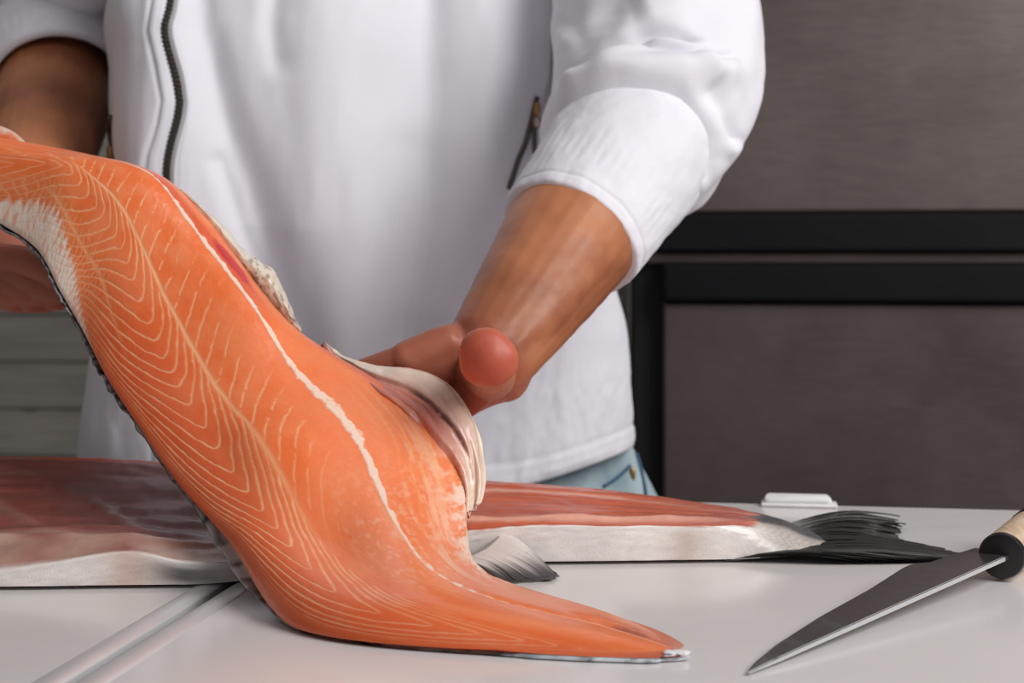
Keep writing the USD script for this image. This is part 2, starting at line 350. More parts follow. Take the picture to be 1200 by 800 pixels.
q = np.stack([pxx/60, V2*14, 0*V2], -1)
Vn = V2+.05*(fbm(np.stack([pxx/26, 0*V2, 0*V2], -1), 3, 15)-.5)*sm(6.4, 7, st)
cut = sm(.19, .22, Vn)*sm(.86, .82, V2)*sm(11.4, 11.0, st+.5*(noise(q*2, 5)-.5))
leftm = sm(6.6, 5.2, st)
# relief: bones and fibres on the cut face
rel = cut*(.0006*np.sin(V2*70+4*noise(q*.4, 6))*(.5+leftm)+.0016*(fbm(q*np.array([.6, 1.6, 1]), 4, 3)-.5)+.0012*(fbm(q*3, 3, 8)-.5))
rel += (1-cut)*.0006*(fbm(q*3, 3, 9)-.5)
rel += .004*np.exp(-((V2-.30)/.022)**2)*cut*(.4+fbm(q*np.array([.8, .2, 1]), 2, 12)) * sm(12, 9, st)
ribs = np.maximum(0, np.sin((pxx*.9+V2*260)/17.0))**6*sm(.33, .4, V2)*sm(.6, .52, V2)*leftm
rel += .0014*ribs
P = P+N*rel[..., None]
P[..., 2] = np.maximum(P[..., 2], TZ+.0022)
col = np.zeros(P.shape)
n1, n2, n3 = fbm(q*1.2, 4, 1), fbm(q*np.array([.8, 4, 1]), 4, 2), fbm(q*6, 3, 4)
belly = lin(242, 234, 229)[None, None]*(.84+.26*n1[..., None])
pale = lin(205, 190, 180)
redd, orange, pink = lin(172, 72, 54), lin(232, 122, 84), lin(212, 140, 120)
dark = lin(96, 44, 42)
fleshR = orange[None, None]*(1-n2[..., None])*1.0+redd*n2[..., None]*.9
ln = sm(.55, .75, n2)*.0+np.exp(-((V2-.62-.02*np.sin(pxx/90))/.018)**2)*.8+np.exp(-((V2-.70)/.012)**2)*.4*sm(.4, .6, n1)+np.exp(-((V2-.285)/.02)**2)*.7
fleshR = fleshR*(1-ln[..., None])+lin(236, 186, 166)*ln[..., None]
fleshL = dark*(1-n2[..., None])*1.1+lin(156, 84, 74)*n2[..., None]*.95
kf_ = (sm(.70, .80, V2))[..., None]; fleshL = fleshL*(1-kf_)+lin(118, 36, 36)*kf_; km_ = sm(.76, .80, V2)[..., None]; fleshL = fleshL*(1-km_)+lin(176, 66, 44)*km_
lowm = (sm(.36, .30, V2)*leftm)[..., None]
fleshL = fleshL*(1-lowm)+(lin(196, 165, 148)*(n1[..., None])+lin(150, 84, 72)*(1-n1[..., None]))*lowm
fleshL = fleshL+ribs[..., None]*(lin(150, 108, 96)-fleshL)*.5
fl_ = leftm[..., None]*fleshL+(1-leftm[..., None])*fleshR
endm = (sm(8.8, 10.6, st)*(.4+.6*n1))[..., None]
fl_ = fl_*(1-endm)+lin(176, 104, 92)*endm
# outside: white belly, scaled dark back towards the tail
tailm = sm(9.8, 12.3, st)
scale = .5+.5*np.sin(pxx*.75+2*np.sin(V2*60))*np.sin(V2*190)
tcol = lin(196, 186, 178)*(1-.35*scale[..., None]*tailm[..., None])
skinc = belly*(1-tailm[..., None])+tcol*tailm[..., None]
backm = (sm(10.2, 11.6, st)*sm(.2, .34, V2+.06*(n1-.5)))[..., None]
skinc = skinc*(1-backm)+(lin(92, 92, 96)*(.4+.9*scale[..., None]))*backm
brown = (np.exp(-((pxx-806)/22)**2)*sm(.16, .05, V2-.05)*.5)[..., None]
skinc = skinc*(1-brown)+lin(178, 146, 120)*brown
gray = (np.exp(-((pxx-215)/45)**2)*sm(.0, .08, V2)*sm(.2, .12, V2)*.9)[..., None]
skinc = skinc*(1-gray)+lin(70, 66, 66)*gray
pk = (np.exp(-((pxx-150)/28)**2)*.55)[..., None]
skinc = skinc*(1-pk)+lin(205, 160, 142)*pk
botm = sm(.86, .9, V2)[..., None]
skinc = skinc*(1-botm)+lin(80, 80, 84)*botm
col = cut[..., None]*fl_+(1-cut[..., None])*skinc
col = col*(.9+.2*n3[..., None])
cf = thing('salmon_carcass', 'filleted salmon carcass with dark tail lying along the back of the table', 'fish', (-.05, .95, TZ))
v_, f_ = capped(P)
if trimesh.Trimesh(v_, f_, process=False).volume < 0: f_ = f_[:, ::-1]
part(cf, 'body', (v_, f_), M_fskin, True, np.vstack([col.reshape(-1, 3), col[0].mean(0), col[-1].mean(0)]))
# tail fin: fanned rays
def ray_fan(bases, tips, n, lift, seed, width, colf, jag=.05, seg=9, wl=2.2):
    r = np.random.default_rng(seed); B = spline_rows(bases, n); T = spline_rows(tips, n); ms, cs = [], []
    for k in range(n):
        b, t = B[k], T[k]+r.normal(0, 1, 3)*np.array([jag*60, jag*18, 0])
        pb, pt = at(*b), at(*t); pt[2] = max(pt[2], TZ+.0012)
        s = np.linspace(0, 1, seg)[:, None]; p = pb*(1-s)+pt*s
        p[:, 2] += lift*np.sin(np.pi*s[:, 0])*(.85+.2*r.random())+r.normal(0, .00012)
        p[:, 2] = np.maximum(p[:, 2], TZ+.0012)
        w = width*(1+wl*s[:, 0])*(1-.85*s[:, 0]**6)
        side = np.cross(pt-pb, [0,0,1]); side /= np.linalg.norm(side)
        R = np.stack([p-side*w[:, None], p+np.array([0,0,.0005]), p+side*w[:, None], p-np.array([0,0,.0004])], 1)
        m = capped(R); ms.append(m)
        c = colf(s[:, 0], k/n, r.random()); cs.append(np.vstack([np.repeat(c, 4, 0), c[:1], c[-1:]]))
    return join(ms), np.vstack(cs)
def fan_sheet(bases, tips, n, lift, seed, jag, thick, colf, seg=22, upto=1.):
    r = np.random.default_rng(seed); B, T_ = spline_rows(bases, n), spline_rows(tips, n); j = .45*r.normal(0, 1, n)+1.2*gaussian_filter1d(r.normal(0, 2.2, n), 2)
    s = np.linspace(0, upto, seg); rows = []; cs = []
    for k in range(n):
        t = T_[k]+j[k]*np.array([jag*60, jag*16, 0]); pb, pt = at(*B[k]), at(*t); p = pb+(pt-pb)*s[:, None]
        p[:, 2] += lift*np.sin(np.pi*s)+.00022*(k % 2)*np.sin(np.pi*s); p[:, 2] = np.maximum(p[:, 2], TZ+.0016); rows.append(p); cs.append(colf(s, k/n, r.random()))
    P_, c_ = np.array(rows), np.array(cs); lo = P_-np.array([0, 0, thick])*(1-.7*s[None, :, None]/max(upto, .01)); lo[..., 2] = np.maximum(lo[..., 2], TZ+.0004)
    m = capped(np.concatenate([P_, lo[:, ::-1]], 1)); cc = np.concatenate([c_, c_[:, ::-1]], 1)
    if trimesh.Trimesh(*m, process=False).volume < 0: m = (m[0], m[1][:, ::-1])
    return m, np.vstack([cc.reshape(-1, 3), cc[0].mean(0), cc[-1].mean(0)])
def tailcol(s, k, x):
    base = lin(40, 38, 36)*(.75+.5*x); pale_ = lin(150, 146, 142)
    w = (np.clip(1-s*4.5, 0, 1)*.8)[:, None]+.12*(x > .82)
    return base*(1-w)+pale_*w
m, c = ray_fan([(930,613,.985),(930,622,.965),(925,630,.945),(915,638,.93),(900,645,.915),(872,652,.898),(850,655,.89)],
               [(1044,608,1.02),(1054,619,.988),(1048,634,.948),(1080,641,.93),(1108,647,.914),(1140,656,.893),(1030,661,.8835)], 96, .005, 3, .0030, tailcol, .08)
m2, c2 = fan_sheet([(930,613,.985),(930,622,.965),(925,630,.945),(915,638,.93),(900,645,.915),(872,652,.898),(850,655,.89)],
               [(1044,608,1.02),(1054,619,.988),(1048,634,.948),(1080,641,.93),(1108,647,.914),(1140,656,.893),(1030,661,.8835)], 90, .0052, 3, .02, .002, tailcol, upto=.84)
m, c = join([m, m2]), np.vstack([c, c2])
part(cf, 'tail_fin', m, M_fin, True, c, label='dark frayed tail fin')
def fincol(s, k, x):
    w = sm(.34, .86, s+.25*(x-.5)+.30*(k-.5))[:, None]
    return lin(222, 212, 206)*(1-w)+lin(66, 62, 64)*(.8+.4*x)*w
m, c = fan_sheet([(588,622,.880),(580,632,.873),(568,642,.866),(552,650,.860),(540,655,.856)],
               [(645,666,.862),(657,677,.846),(648,682,.837),(618,685,.831),(590,685,.829)], 70, .003, 5, .06, .002, fincol)
part(cf, 'belly_fin', m, M_fin, True, c, label='pale fin with dark bristly tip')

# ------------------------------------------------------------------ the salmon fillet
# control columns of the cut face, one row per station from the held end to the tail: (px, py, depth)
c0 = [(-90,215,.95),(16,276,.924),(46,303,.914),(64,337,.906),(82,369,.904),(101,403,.899),(125,446,.888),(164,503,.870),(211,571,.848),(275,648,.800),(349,744,.715),(535,767,.6815),(680,775,.6712),(770,778,.667),(800,772,.675)]
c1 = [(-90,198,.93),(60,192,.915),(92,213,.90),(122,255,.888),(145,295,.874),(164,350,.858),(192,420,.836),(230,485,.812),(272,550,.788),(330,625,.742),(410,704,.708),(560,742,.688),(690,761,.679),(774,771,.674),(801,770,.677)]
c2 = [(-90,182,.928),(72,186,.916),(104,204,.902),(136,233,.889),(165,285,.875),(192,345,.860),(228,412,.840),(268,472,.818),(310,522,.800),(372,630,.755),(455,695,.712),(585,729,.693),(702,752,.682),(776,766,.677),(801.5,768,.679)]
c3 = [(-90,155,.925),(80,180,.92),(130,187,.912),(178,205,.905),(215,250,.90),(255,303,.89),(300,362,.88),(350,438,.865),(412,502,.842),(450,585,.806),(508,670,.752),(606,709,.722),(700,731,.706),(767,752,.689),(802,766,.681)]
c4 = [(-90,145,.94),(90,177,.945),(150,192,.945),(198,213,.945),(246,258,.94),(287,313,.935),(335,374,.925),(400,416,.915),(497,480,.90),(552,575,.875),(557,656,.842),(640,693,.787),(715,716,.752),(780,745,.712),(802.5,763,.684)]
ctrl = np.array([c0, c1, c2, c3, c4], float).transpose(1, 0, 2)
for k, bul in enumerate([.008, .008, .010, .013, .015, .019, .022, .026, .032, .038]):
    for j, fv in ((1, .36), (2, .45), (3, .75)):
        ctrl[k, j, 2] = ctrl[k, 0, 2]*(1-fv)+ctrl[k, 4, 2]*fv-bul*4*fv*(1-fv)
vk = np.array([0, .36, .45, .75, 1.0])
nU, nF = 900, 330
S = np.linspace(0, 14, nU)
A = CubicSpline(np.arange(15), ctrl, axis=0)(S)
A2 = PchipInterpolator(np.arange(15), ctrl, axis=0)(S)
A = .6*A+.4*A2
vf = np.linspace(0, 1, nF)
G = PchipInterpolator(vk, A, axis=1)(vf)
Gc = CubicSpline(vk, A, axis=1)(vf)
G[..., 2] = .5*G[..., 2]+.5*Gc[..., 2]
Fp = at(G[..., 0], G[..., 1], G[..., 2])
# smooth the depth a little so that the sheet bends without kinks
def soft(a, s0, s1): return gaussian_filter1d(gaussian_filter1d(a, s0, axis=0, mode='nearest'), s1, axis=1, mode='nearest')
Fp = soft(Fp, 10, 4)
dep = Fp[..., 1].copy(); sdp = soft(dep, 22, 26); edge_ = soft(dep, 22, 2); kk = np.minimum(vf, 1-vf); kk = sm(0, .12, kk)[None]
Fp[..., 1] = sdp*kk+edge_*(1-kk); Fp[..., 0] *= Fp[..., 1]/dep; Fp[..., 2] = ZC+(Fp[..., 2]-ZC)*Fp[..., 1]/dep
Nf = normals(Fp)
if (Nf[400, 160] @ np.array([0, -1, 0])) < 0: Nf = -Nf
Nf = soft(Nf, 12, 8); Nf /= np.linalg.norm(Nf, axis=-1, keepdims=True)
s, v = S[:, None]+0*vf[None], 0*S[:, None]+vf[None]
wx = np.stack([s*2.2, v*9, 0*s], -1)
# --- fat lines
w1, w2, w3 = fbm(wx*1.1, 4, 21)-.5, fbm(wx*4, 3, 22)-.5, fbm(wx*14, 3, 23)-.5
vd = v+.012*w1
left = np.interp(vd.ravel(), [-.2, 0, .05, .10, .16, .22, .29, .36], [4.6, 3.3, 2.55, 1.9, 1.15, .70, .30, 0]).reshape(v.shape)
Aamp = np.interp(s, [0, 1, 5, 9, 12, 14], [.6, .65, 1.0, 1.7, 2.2, 2.4])
tt = np.clip((vd-.36)/.09, 0, 1)
Gs = np.where(vd < .36, left*np.interp(s, [0, 3, 6, 9, 14], [.8, .9, 1.1, 1.25, 1.5]), Aamp*(.35*tt+.65*tt**2))
per = 3.0
Gs = gaussian_filter1d(Gs, 4, axis=1)
phi = (s+Gs+.13*w1+.05*w2+.10*np.sin(s*2.1))*per
def lines(phi, width, grad):
    d = np.abs(phi-np.round(phi))/np.maximum(grad, 1e-6)       # metres from the line
    return np.exp(-(d/width)**2)
du = np.linalg.norm(np.gradient(Fp, axis=0), axis=-1); dv = np.linalg.norm(np.gradient(Fp, axis=1), axis=-1)
def gradm(f): return np.hypot(np.gradient(f, axis=0)/du, np.gradient(f, axis=1)/dv)
gp = gradm(phi)
dens = gp*.0022
L1_ = lines(phi, (.00052+.0004*w2)*np.interp(s, [3, 6, 9], [1, 1.05, 1.1]), gp)*sm(1.6, .7, dens)*sm(.47, .44, vd)
L1_ = np.where(vd < .3, L1_*(.35+.65*sm(.02, .28, vd)), L1_)*(.8+.7*w2)
L1_ *= np.interp(s, [0, 1, 9.6, 10.6, 12.5, 14], [.6, .9, 1, .5, .25, .0])
# belly meshwork at the held end
net = np.abs(np.sin((s*4.2+9*v+1.6*w1)*np.pi*1.5))**16*sm(.30, .2, v)*sm(5.2, 3.5, s)*.5
L1_ = np.maximum(L1_, net)
Bamp = np.interp(s, [0, 3, 6, 8.5, 14], [.2, .35, .75, 1.3, 1.6])
ph2 = (s+Bamp*(np.clip(vd-.45, 0, 1)/.15)*(1-.25*np.clip(vd-.45, 0, .3)/.15)+.06*w1+.06*w2)*3.0
L2_ = lines(ph2, .00055, gradm(ph2))*sm(.445, .47, vd)*sm(.68, .56, vd+.15*w1)*sm(-.12, .12, w2+.08)*sm(9.6, 7.5, s)*.85
apex = np.exp(-((vd-.452)*dv.mean()*nF/.0009)**2)*np.interp(s, [1.2, 2, 6, 8.3, 9.3], [0, 1, .9, .55, 0])
third = np.exp(-((vd-.21-.01*w2)/.010)**2)*np.interp(s, [1.0, 1.6, 4.5, 6.0], [0, .6, .55, 0])
wl_w = np.interp(s, [0, 2, 3, 5, 6, 7.7, 8.4, 9.5, 10.2, 11, 13, 14], [.006, .007, .013, .020, .014, .020, .012, .010, .012, .009, .009, .005])
wline = sm(1.25, .7, np.abs(vd-.75+.010*w2)/wl_w+.9*np.abs(w3)+1.6*w2)*np.interp(s, [0, 1.5, 3, 10.4, 11, 13, 14], [.2, .4, .9, .95, .7, .6, .5])
wline *= 1-.75*sm(.0, .25, np.sin(s*34))*sm(9.6, 10.0, s)*sm(11.5, 10.8, s)
fat = np.clip(np.maximum.reduce([L1_, L2_, apex, third]), 0, 1)
# --- colours (of the flesh, with some shade and sheen painted in)
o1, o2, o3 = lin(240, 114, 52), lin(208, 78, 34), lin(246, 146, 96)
mix1 = sm(-.25, .25, w1)[..., None]
colr = o1*(1-.5*mix1)+o3*.5*mix1
low_flesh_shade = (sm(.6, .2, v)*sm(3, 6.5, s)*.75)[..., None]; colr = colr*(1-low_flesh_shade)+o2*low_flesh_shade  # deeper flesh near the skin, with grazing shade painted in
right_sheen = (sm(.5, .75, v)*sm(6.0, 8.0, s)*sm(11.2, 9.8, s))[..., None]
colr = colr*(1-.55*right_sheen)+lin(248, 142, 98)*.55*right_sheen  # right bulge lightened: its sheen is painted into the flesh colour
# pale fibrous smears near the held-out side
fib = fbm(np.stack([s*1.3, v*46, 0*s], -1), 4, 31)
smear = (sm(.44, .70, fib+.25*w2+.12*w3)*sm(.66, .85, v)*sm(7.6, 8.6, s)*sm(10.9, 9.9, s))*.75
edgew = sm(.90, .985, v+.05*w2)*sm(8.3, 9.0, s)*sm(10.8, 10.2, s)*sm(-.1, .2, w2+.4*w3+.1)*.85
streak = np.abs(np.sin((v*30+s*1.2+1.2*w1)*np.pi))**10*sm(.8, .9, v)*sm(7.2, 7.8, s)*sm(9.6, 9.0, s)*.45
grain = sm(.12, .3, fbm(wx*np.array([9, 6, 1]), 3, 40)-.42)*sm(.5, .62, v)*sm(8.2, 9.2, s)*sm(10.6, 9.9, s)*.5
def over(c, m, k): m = np.clip(m, 0, 1)[..., None]; return c*(1-m)+np.asarray(k)*m
colr = over(colr, smear, lin(247, 178, 142)); colr = over(colr, streak, lin(250, 178, 110)); colr = over(colr, grain, lin(248, 176, 146)); colr = over(colr, edgew, lin(246, 214, 196))
# red strip and blood spot along the upper edge
red = sm(.075, .02, np.abs(v-.80))*sm(1.8, 3.0, s)*sm(6.4, 5.6, s)*.55
colr = over(colr, red, lin(206, 66, 50))
spot = sm(1, .55, np.hypot((s-5.05)/.62, (v-.845)/.06)+.5*w2)
colr = over(colr, spot*.9, lin(196, 30, 40))
brownt = sm(1, .4, np.hypot((s-12.55)/.5, (v-.83)/.07)+.6*w2)
colr = over(colr, brownt*.75, lin(120, 50, 50))
pinkt = sm(11.6, 13.2, s)*sm(.78, .84, v)*.6
colr = over(colr, pinkt, lin(222, 130, 108))
pur = sm(.93, .985, v)*sm(6.2, 7, s)*sm(8.3, 7.6, s)*.7
colr = over(colr, pur, lin(190, 96, 84))
colr = over(colr, fat*.72, lin(250, 200, 150))
colr = over(colr, wline, lin(246, 216, 196))
# white fat margin along the lower edge at the held end, jagged
jag = .165+.05*np.abs(((s*5.5) % 1)-.5)*2+.05*w1
wf = sm(.02, -.02, v-jag*np.interp(s, [0, 1.0, 2, 3.2, 4.2, 5.2, 14], [.40, .62, .85, .60, .30, .12, .0])) * sm(5.6, 4.6, s)
colr = over(colr, wf*(.95-.5*sm(.5, .7, fbm(wx*np.array([8, 2, 1]), 3, 33))), lin(246, 222, 206))
endw = sm(13.25, 13.6, s+.2*w2)
colr = over(colr, endw*.6, lin(232, 160, 140)); colr = over(colr, sm(13.75, 13.92, s)*.8, lin(240, 226, 220))
colr = colr*(1+.10*w3[..., None])
# --- relief
rel = -.00022*fat-.0001*L1_+.0006*wline+.0008*w1*.6+.00018*w2+.00005*w3
rel += .0005*(smear+edgew)-.0016*np.exp(-((v-.775)/.02)**2)*sm(10.2, 11, s)*sm(14, 12.5, s)
rel -= .003*np.exp(-((v-.83)/.03)**2)*sm(11.4, 12.3, s)*sm(14, 13.3, s)
crease = np.exp(-((v-.60)/.012)**2)*0
r0 = .005*np.interp(s, [0, 9, 11, 14], [1, .9, .6, .3])
ev = np.clip((.035-v)/.035, 0, 1); ew = np.clip((v-.97)/.03, 0, 1)
rel -= r0*(1-np.sqrt(np.clip(1-ev**2, 0, 1)))+r0*(1-np.sqrt(np.clip(1-ew**2, 0, 1)))
Fq = Fp+Nf*rel[..., None]
# back face
vb = np.linspace(1, 0, 26)
ib = np.clip(np.round(vb*(nF-1)).astype(int), 0, nF-1)
T = np.interp(S, [0, 8, 9, 10, 11, 12, 13, 14], [.022, .023, .021, .014, .0085, .0045, .0025, .0015])[:, None]
tb_ = T*(.30+.70*(1-np.abs(2*vb[None]-1)**3))
Bk = Fp[:, ib]-Nf[:, ib]*(tb_[..., None]+r0[:, ib][..., None]*.6)
Bk[..., 2] = np.maximum(Bk[..., 2], TZ+.0022)
Fq[..., 2] = np.maximum(Fq[..., 2], TZ+.0024)
ringP = np.concatenate([Fq, Bk], 1)
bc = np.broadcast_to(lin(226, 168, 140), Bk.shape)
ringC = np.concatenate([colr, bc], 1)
vm, fm = capped(ringP)
tri = trimesh.Trimesh(vm, fm, process=False)
if tri.volume < 0: fm = fm[:, ::-1]
sf = thing('salmon_fillet', 'big orange salmon fillet held up at one end and draped to its tail tip', 'fish', (.02, .70, TZ))
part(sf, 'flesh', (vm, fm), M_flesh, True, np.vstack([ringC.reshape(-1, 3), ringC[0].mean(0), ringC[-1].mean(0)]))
# skin: a thin sheet on the back that shows as a dark rim along the lower edge
us = np.arange(0, nU, 3); sb = Bk[us][:, ::-1]; nb = Nf[us][:, ib][:, ::-1]          # v from 0 to 1
su = S[us]
F0, F3 = Fp[us, 0], Fp[us, 12]
outd = F0-F3; outd[:, 1] *= np.interp(su, [0, 4, 6, 9, 10], [1, .8, .2, .2, 1]); outd /= np.linalg.norm(outd, axis=1, keepdims=True)
lip = (.0011+.0012*noise(np.stack([su*7, 0*su, 0*su], 1), 3)+np.interp(su, [8.4, 8.7, 9.3, 9.6], [0, .003, .003, 0]))*np.interp(su, [0, 4, 5.5, 9.2, 9.8, 13, 14], [1, 1.1, 2.0, 1.9, .6, .55, .8])
ll = lip[:, None]
front_lip = F0-nb[:, 0]*.0012+outd*ll
mid_lip = sb[:, 0]+outd*ll*1.1
e1 = np.stack([front_lip, (front_lip+mid_lip)/2+outd*.0006, mid_lip], 1)
outer = np.concatenate([e1, sb-nb*.0016], 1)
inner = np.concatenate([e1-outd[:, None]*.0014, sb-nb*.0002], 1)
shell = np.concatenate([outer, inner[:, ::-1]], 1)
shell[..., 2] = np.maximum(shell[..., 2], TZ+.0006)
sq = shell*160
nn = fbm(sq, 4, 50)[..., None]; sp = sm(.50, .62, fbm(sq*2.6, 3, 52))[..., None]
cs = lin(150, 152, 156)*(.4+.9*nn); cs = cs*(1-sp)+lin(24, 25, 30)*sp
pal = np.interp(su, [8.5, 8.7, 9.3, 9.5], [0, 1, .9, 0])[:, None, None]*sm(.35, .55, nn); cs = cs*(1-pal)+lin(205, 202, 200)*pal
palt = np.interp(su, [11.2, 12.0, 14], [0, .85, .9])[:, None, None]*sm(.25, .5, nn); cs = cs*(1-palt)+lin(214, 218, 226)*palt
vm, fm = capped(shell); 
if trimesh.Trimesh(vm, fm, process=False).volume < 0: fm = fm[:, ::-1]
part(sf, 'skin', (vm, fm), M_fskin, True, np.vstack([cs.reshape(-1, 3), cs[0].mean(0), cs[-1].mean(0)]), label='dark silvery skin on the back of the fillet')
# white rag at the tail tip
r = np.random.default_rng(9); bl = []
for k in range(9):
    c_ = at(784+2.4*k, 775-.9*k-.3*(k % 3), .6745); c_[2] = max(c_[2], TZ+.003)
    u = trimesh.creation.icosphere(2, 1.0).vertices; u = u*(np.array([.0024, .0024, .0009])*(.5+.8*r.random()))+c_+.0008*(noise(u*2+k, 3)[:, None]-.5); bl.append(manifold3d.Manifold.hull_points(u))
tm = manifold3d.Manifold.batch_boolean(bl, manifold3d.OpType.Add)
vt, ft = arr(tm); vt[:, 2] = np.maximum(vt[:, 2], TZ+.0005)
part(sf, 'skin_tip', (vt, ft), M_fskin, True, np.broadcast_to(lin(225, 222, 222), vt.shape), label='white ragged skin at the tail tip')
# belly membrane folded over the hand
def sheet(rows, vkn, n, m, thick, colf, name, label, relf=None):
    R = np.array(rows, float); t = np.linspace(0, len(R)-1, n)
    a = CubicSpline(np.arange(len(R)), R, axis=0)(t); vv_ = np.linspace(0, 1, m); a = PchipInterpolator(vkn, a, axis=1)(vv_)
    p = at(a[..., 0], a[..., 1], a[..., 2]); nn_ = normals(p)
    if nn_[n//2, m//3]@np.array([0,-1,0]) < 0: nn_ = -nn_
    tg, vg = t[:, None]+0*vv_[None], 0*t[:, None]+vv_[None]
    if relf is not None: p = p+nn_*relf(tg, vg)[..., None]
    b = (p-nn_*thick)[:, ::-1]
    c = colf(tg, vg); cc = np.concatenate([c, c[:, ::-1]], 1)
    vm, fm = capped(np.concatenate([p, b], 1))
    if trimesh.Trimesh(vm, fm, process=False).volume < 0: fm = fm[:, ::-1]
    return part(sf, name, (vm, fm), M_flesh, True, np.vstack([cc.reshape(-1, 3), cc[0].mean(0), cc[-1].mean(0)]), label=label)
inn = [(378,403,.918),(408,438,.911),(448,468,.899),(476,496,.893),(496,526,.887),(522,554,.880),(537,582,.876),(541,608,.866)]
out = [(380,401,.935),(409,421,.935),(447,430,.93),(490,433,.925),(528,452,.92),(554,490,.915),(567,540,.905),(562,588,.885)]
rows = []
for k in range(8):
    a, b = np.array(inn[k]), np.array(out[k]); bul = [.3, .6, 1, 1, 1, 1, 1, .7][k]
    rows.append([a, a*.7+b*.3+[0,0,-.013*bul], a*.44+b*.56+[0,0,-.009*bul], a*.22+b*.78+[0,0,-.013*bul], b, a*.35+b*.65+[0,0,.009]])
def fcol(t, v):
    x = np.stack([t*3, v*9, 0*t], -1); n = fbm(x, 4, 60); n_ = fbm(x*4, 3, 61)
    c = np.broadcast_to(lin(228, 188, 170), t.shape+(3,))
    c = over(c, sm(.32, .2, np.abs(v-.14))*sm(5.9, 3.6, t)*.8, lin(214, 112, 96))
    c = over(c, sm(.5, .12, np.hypot((t-3.8)/1.0, (v-.12)/.16))*.8, lin(226, 92, 72))
    c = over(c, sm(.035, .008, np.abs(v-.40-.02*(n-.5)))*sm(2.7, 3.3, t)*sm(5.6, 5.0, t)*sm(.3, .5, n_+.15)*.9, lin(66, 56, 58))
    c = over(c, sm(3.0, .6, t)*sm(.38, .6, n)*.6, lin(130, 108, 106))
    c = over(c, sm(.10, .02, v)*sm(2.2, .9, t)*.9, lin(70, 44, 46))
    c = over(c, sm(2.2, 1, t)*sm(.05, .01, np.abs(v-.5))*.8, lin(60, 50, 52))
    c = over(c, sm(.5, .7, v)*.55, lin(240, 226, 200)); c = over(c, sm(5.2, 6.2, t)*.5, lin(246, 224, 200))
    c = over(c, sm(.20, .02, v+.12*(n_-.5))*sm(1.2, 2.4, t)*.85, lin(240, 140, 92)); c = over(c, sm(.5, .7, n)*.4*sm(.6, .3, v), lin(206, 120, 108)); c = over(c, sm(.78, .95, v)*sm(3, 5, t)*.5, lin(238, 214, 150))
    c = over(c, sm(.5, .62, n_)*sm(4.2, 5, t)*sm(.3, .1, v)*.8, lin(236, 130, 92))
    return c*(.92+.16*n_[..., None])
def frel(t, v):
    x = np.stack([t*2, v*8, 0*t], -1)
    return .0022*(fbm(x, 3, 62)-.5)+.0011*np.sin(v*34+3*fbm(x*.5, 2, 64)+t)*sm(.0, .1, v)*(.4+fbm(x*.7, 2, 65))-.0022*np.exp(-((v-.40)/.02)**2)*sm(2.4, 3.2, t)*sm(6, 5, t)
sheet(rows, [0, .18, .38, .52, .72, 1], 120, 70, .002, fcol, 'belly_flap', 'cream and pink belly membrane folded over the hand', frel)
inn = [(212,222,.942),(242,253,.940),(262,282,.938),(286,312,.934),(310,343,.930),(333,371,.925),(352,388,.921)]
out = [(213,221,.950),(246,250,.950),(264,266,.950),(290,296,.948),(318,315,.945),(337,350,.940),(353,386,.930)]
rows = [[np.array(a)+[-4,4,.002], np.array(a)*.5+np.array(b)*.5+[0,0,-.008], np.array(b), np.array(a)*.5+np.array(b)*.5+[0,0,.012]] for a, b in zip(inn, out)]
def gcol(t, v):
    x = np.stack([t*3, v*6, 0*t], -1); n = fbm(x, 4, 70); n_ = fbm(x*2.2, 3, 71)
    c = np.broadcast_to(lin(232, 212, 190), t.shape+(3,))
    c = over(c, sm(.56, .68, n_)*sm(2.2, 3.4, t)*.8, lin(120, 98, 78)); c = over(c, sm(.14, .05, np.abs(v-.12))*sm(2.6, 3.0, t)*sm(4.6, 4, t)*sm(.4, .5, n_)*.8, lin(86, 84, 70))
    c = over(c, sm(.25, .1, v)*sm(4, 5.5, t)*.5, lin(200, 96, 80))
    return c*(.9+.2*n[..., None])
sheet(rows, [0, .4, .7, 1], 90, 36, .0015, gcol, 'belly_membrane', 'cream strip of belly lining on the upper edge', lambda t, v: .002*(fbm(np.stack([t*3, v*4, 0*t], -1), 3, 72)-.5))
inn = [(-110,178,.950),(-60,180,.949),(-20,182,.948),(20,184,.948),(48,185,.948)]
out = [(-110,140,.962),(-60,141,.960),(-6,146,.958),(22,159,.956),(46,180,.952)]
rows = [[np.array(a), np.array(a)*.5+np.array(b)*.5+[0,0,-.006], np.array(b), np.array(a)*.6+np.array(b)*.4+[0,0,.015]] for a, b in zip(inn, out)]
def hcol(t, v):
    c = np.broadcast_to(lin(226, 104, 52), t.shape+(3,))
    n = fbm(np.stack([t*6, v*6, 0*t], -1), 3, 80)
    c = over(c, sm(.5, .66, v+.14*(n-.5))*.85, lin(240, 206, 184)); return c
sheet(rows, [0, .4, .7, 1], 70, 40, .002, hcol, 'flap_end', 'orange flap with white rim at the held end')

# ------------------------------------------------------------------ the cook
SPH = trimesh.creation.icosphere(2, 1.0).vertices
def hull(*balls):
    return manifold3d.Manifold.hull_points(np.vstack([SPH*np.asarray(r)+np.asarray(p) for p, r in balls]))
def chain(pts, rads): return [hull((pts[k], rads[k]), (pts[k+1], rads[k+1])) for k in range(len(pts)-1)]
def union(ms): return manifold3d.Manifold.batch_boolean(list(ms), manifold3d.OpType.Add)
def smoothed(m, edge, it):
    m = m.refine_to_length(edge); v, f = arr(m)
    t = trimesh.Trimesh(v, f, process=True); trimesh.smoothing.filter_taubin(t, .5, .53, iterations=it)
    return t
XC, YC = -.140, 1.365                                   # the cook's axis
def zz(h): return TZ+h
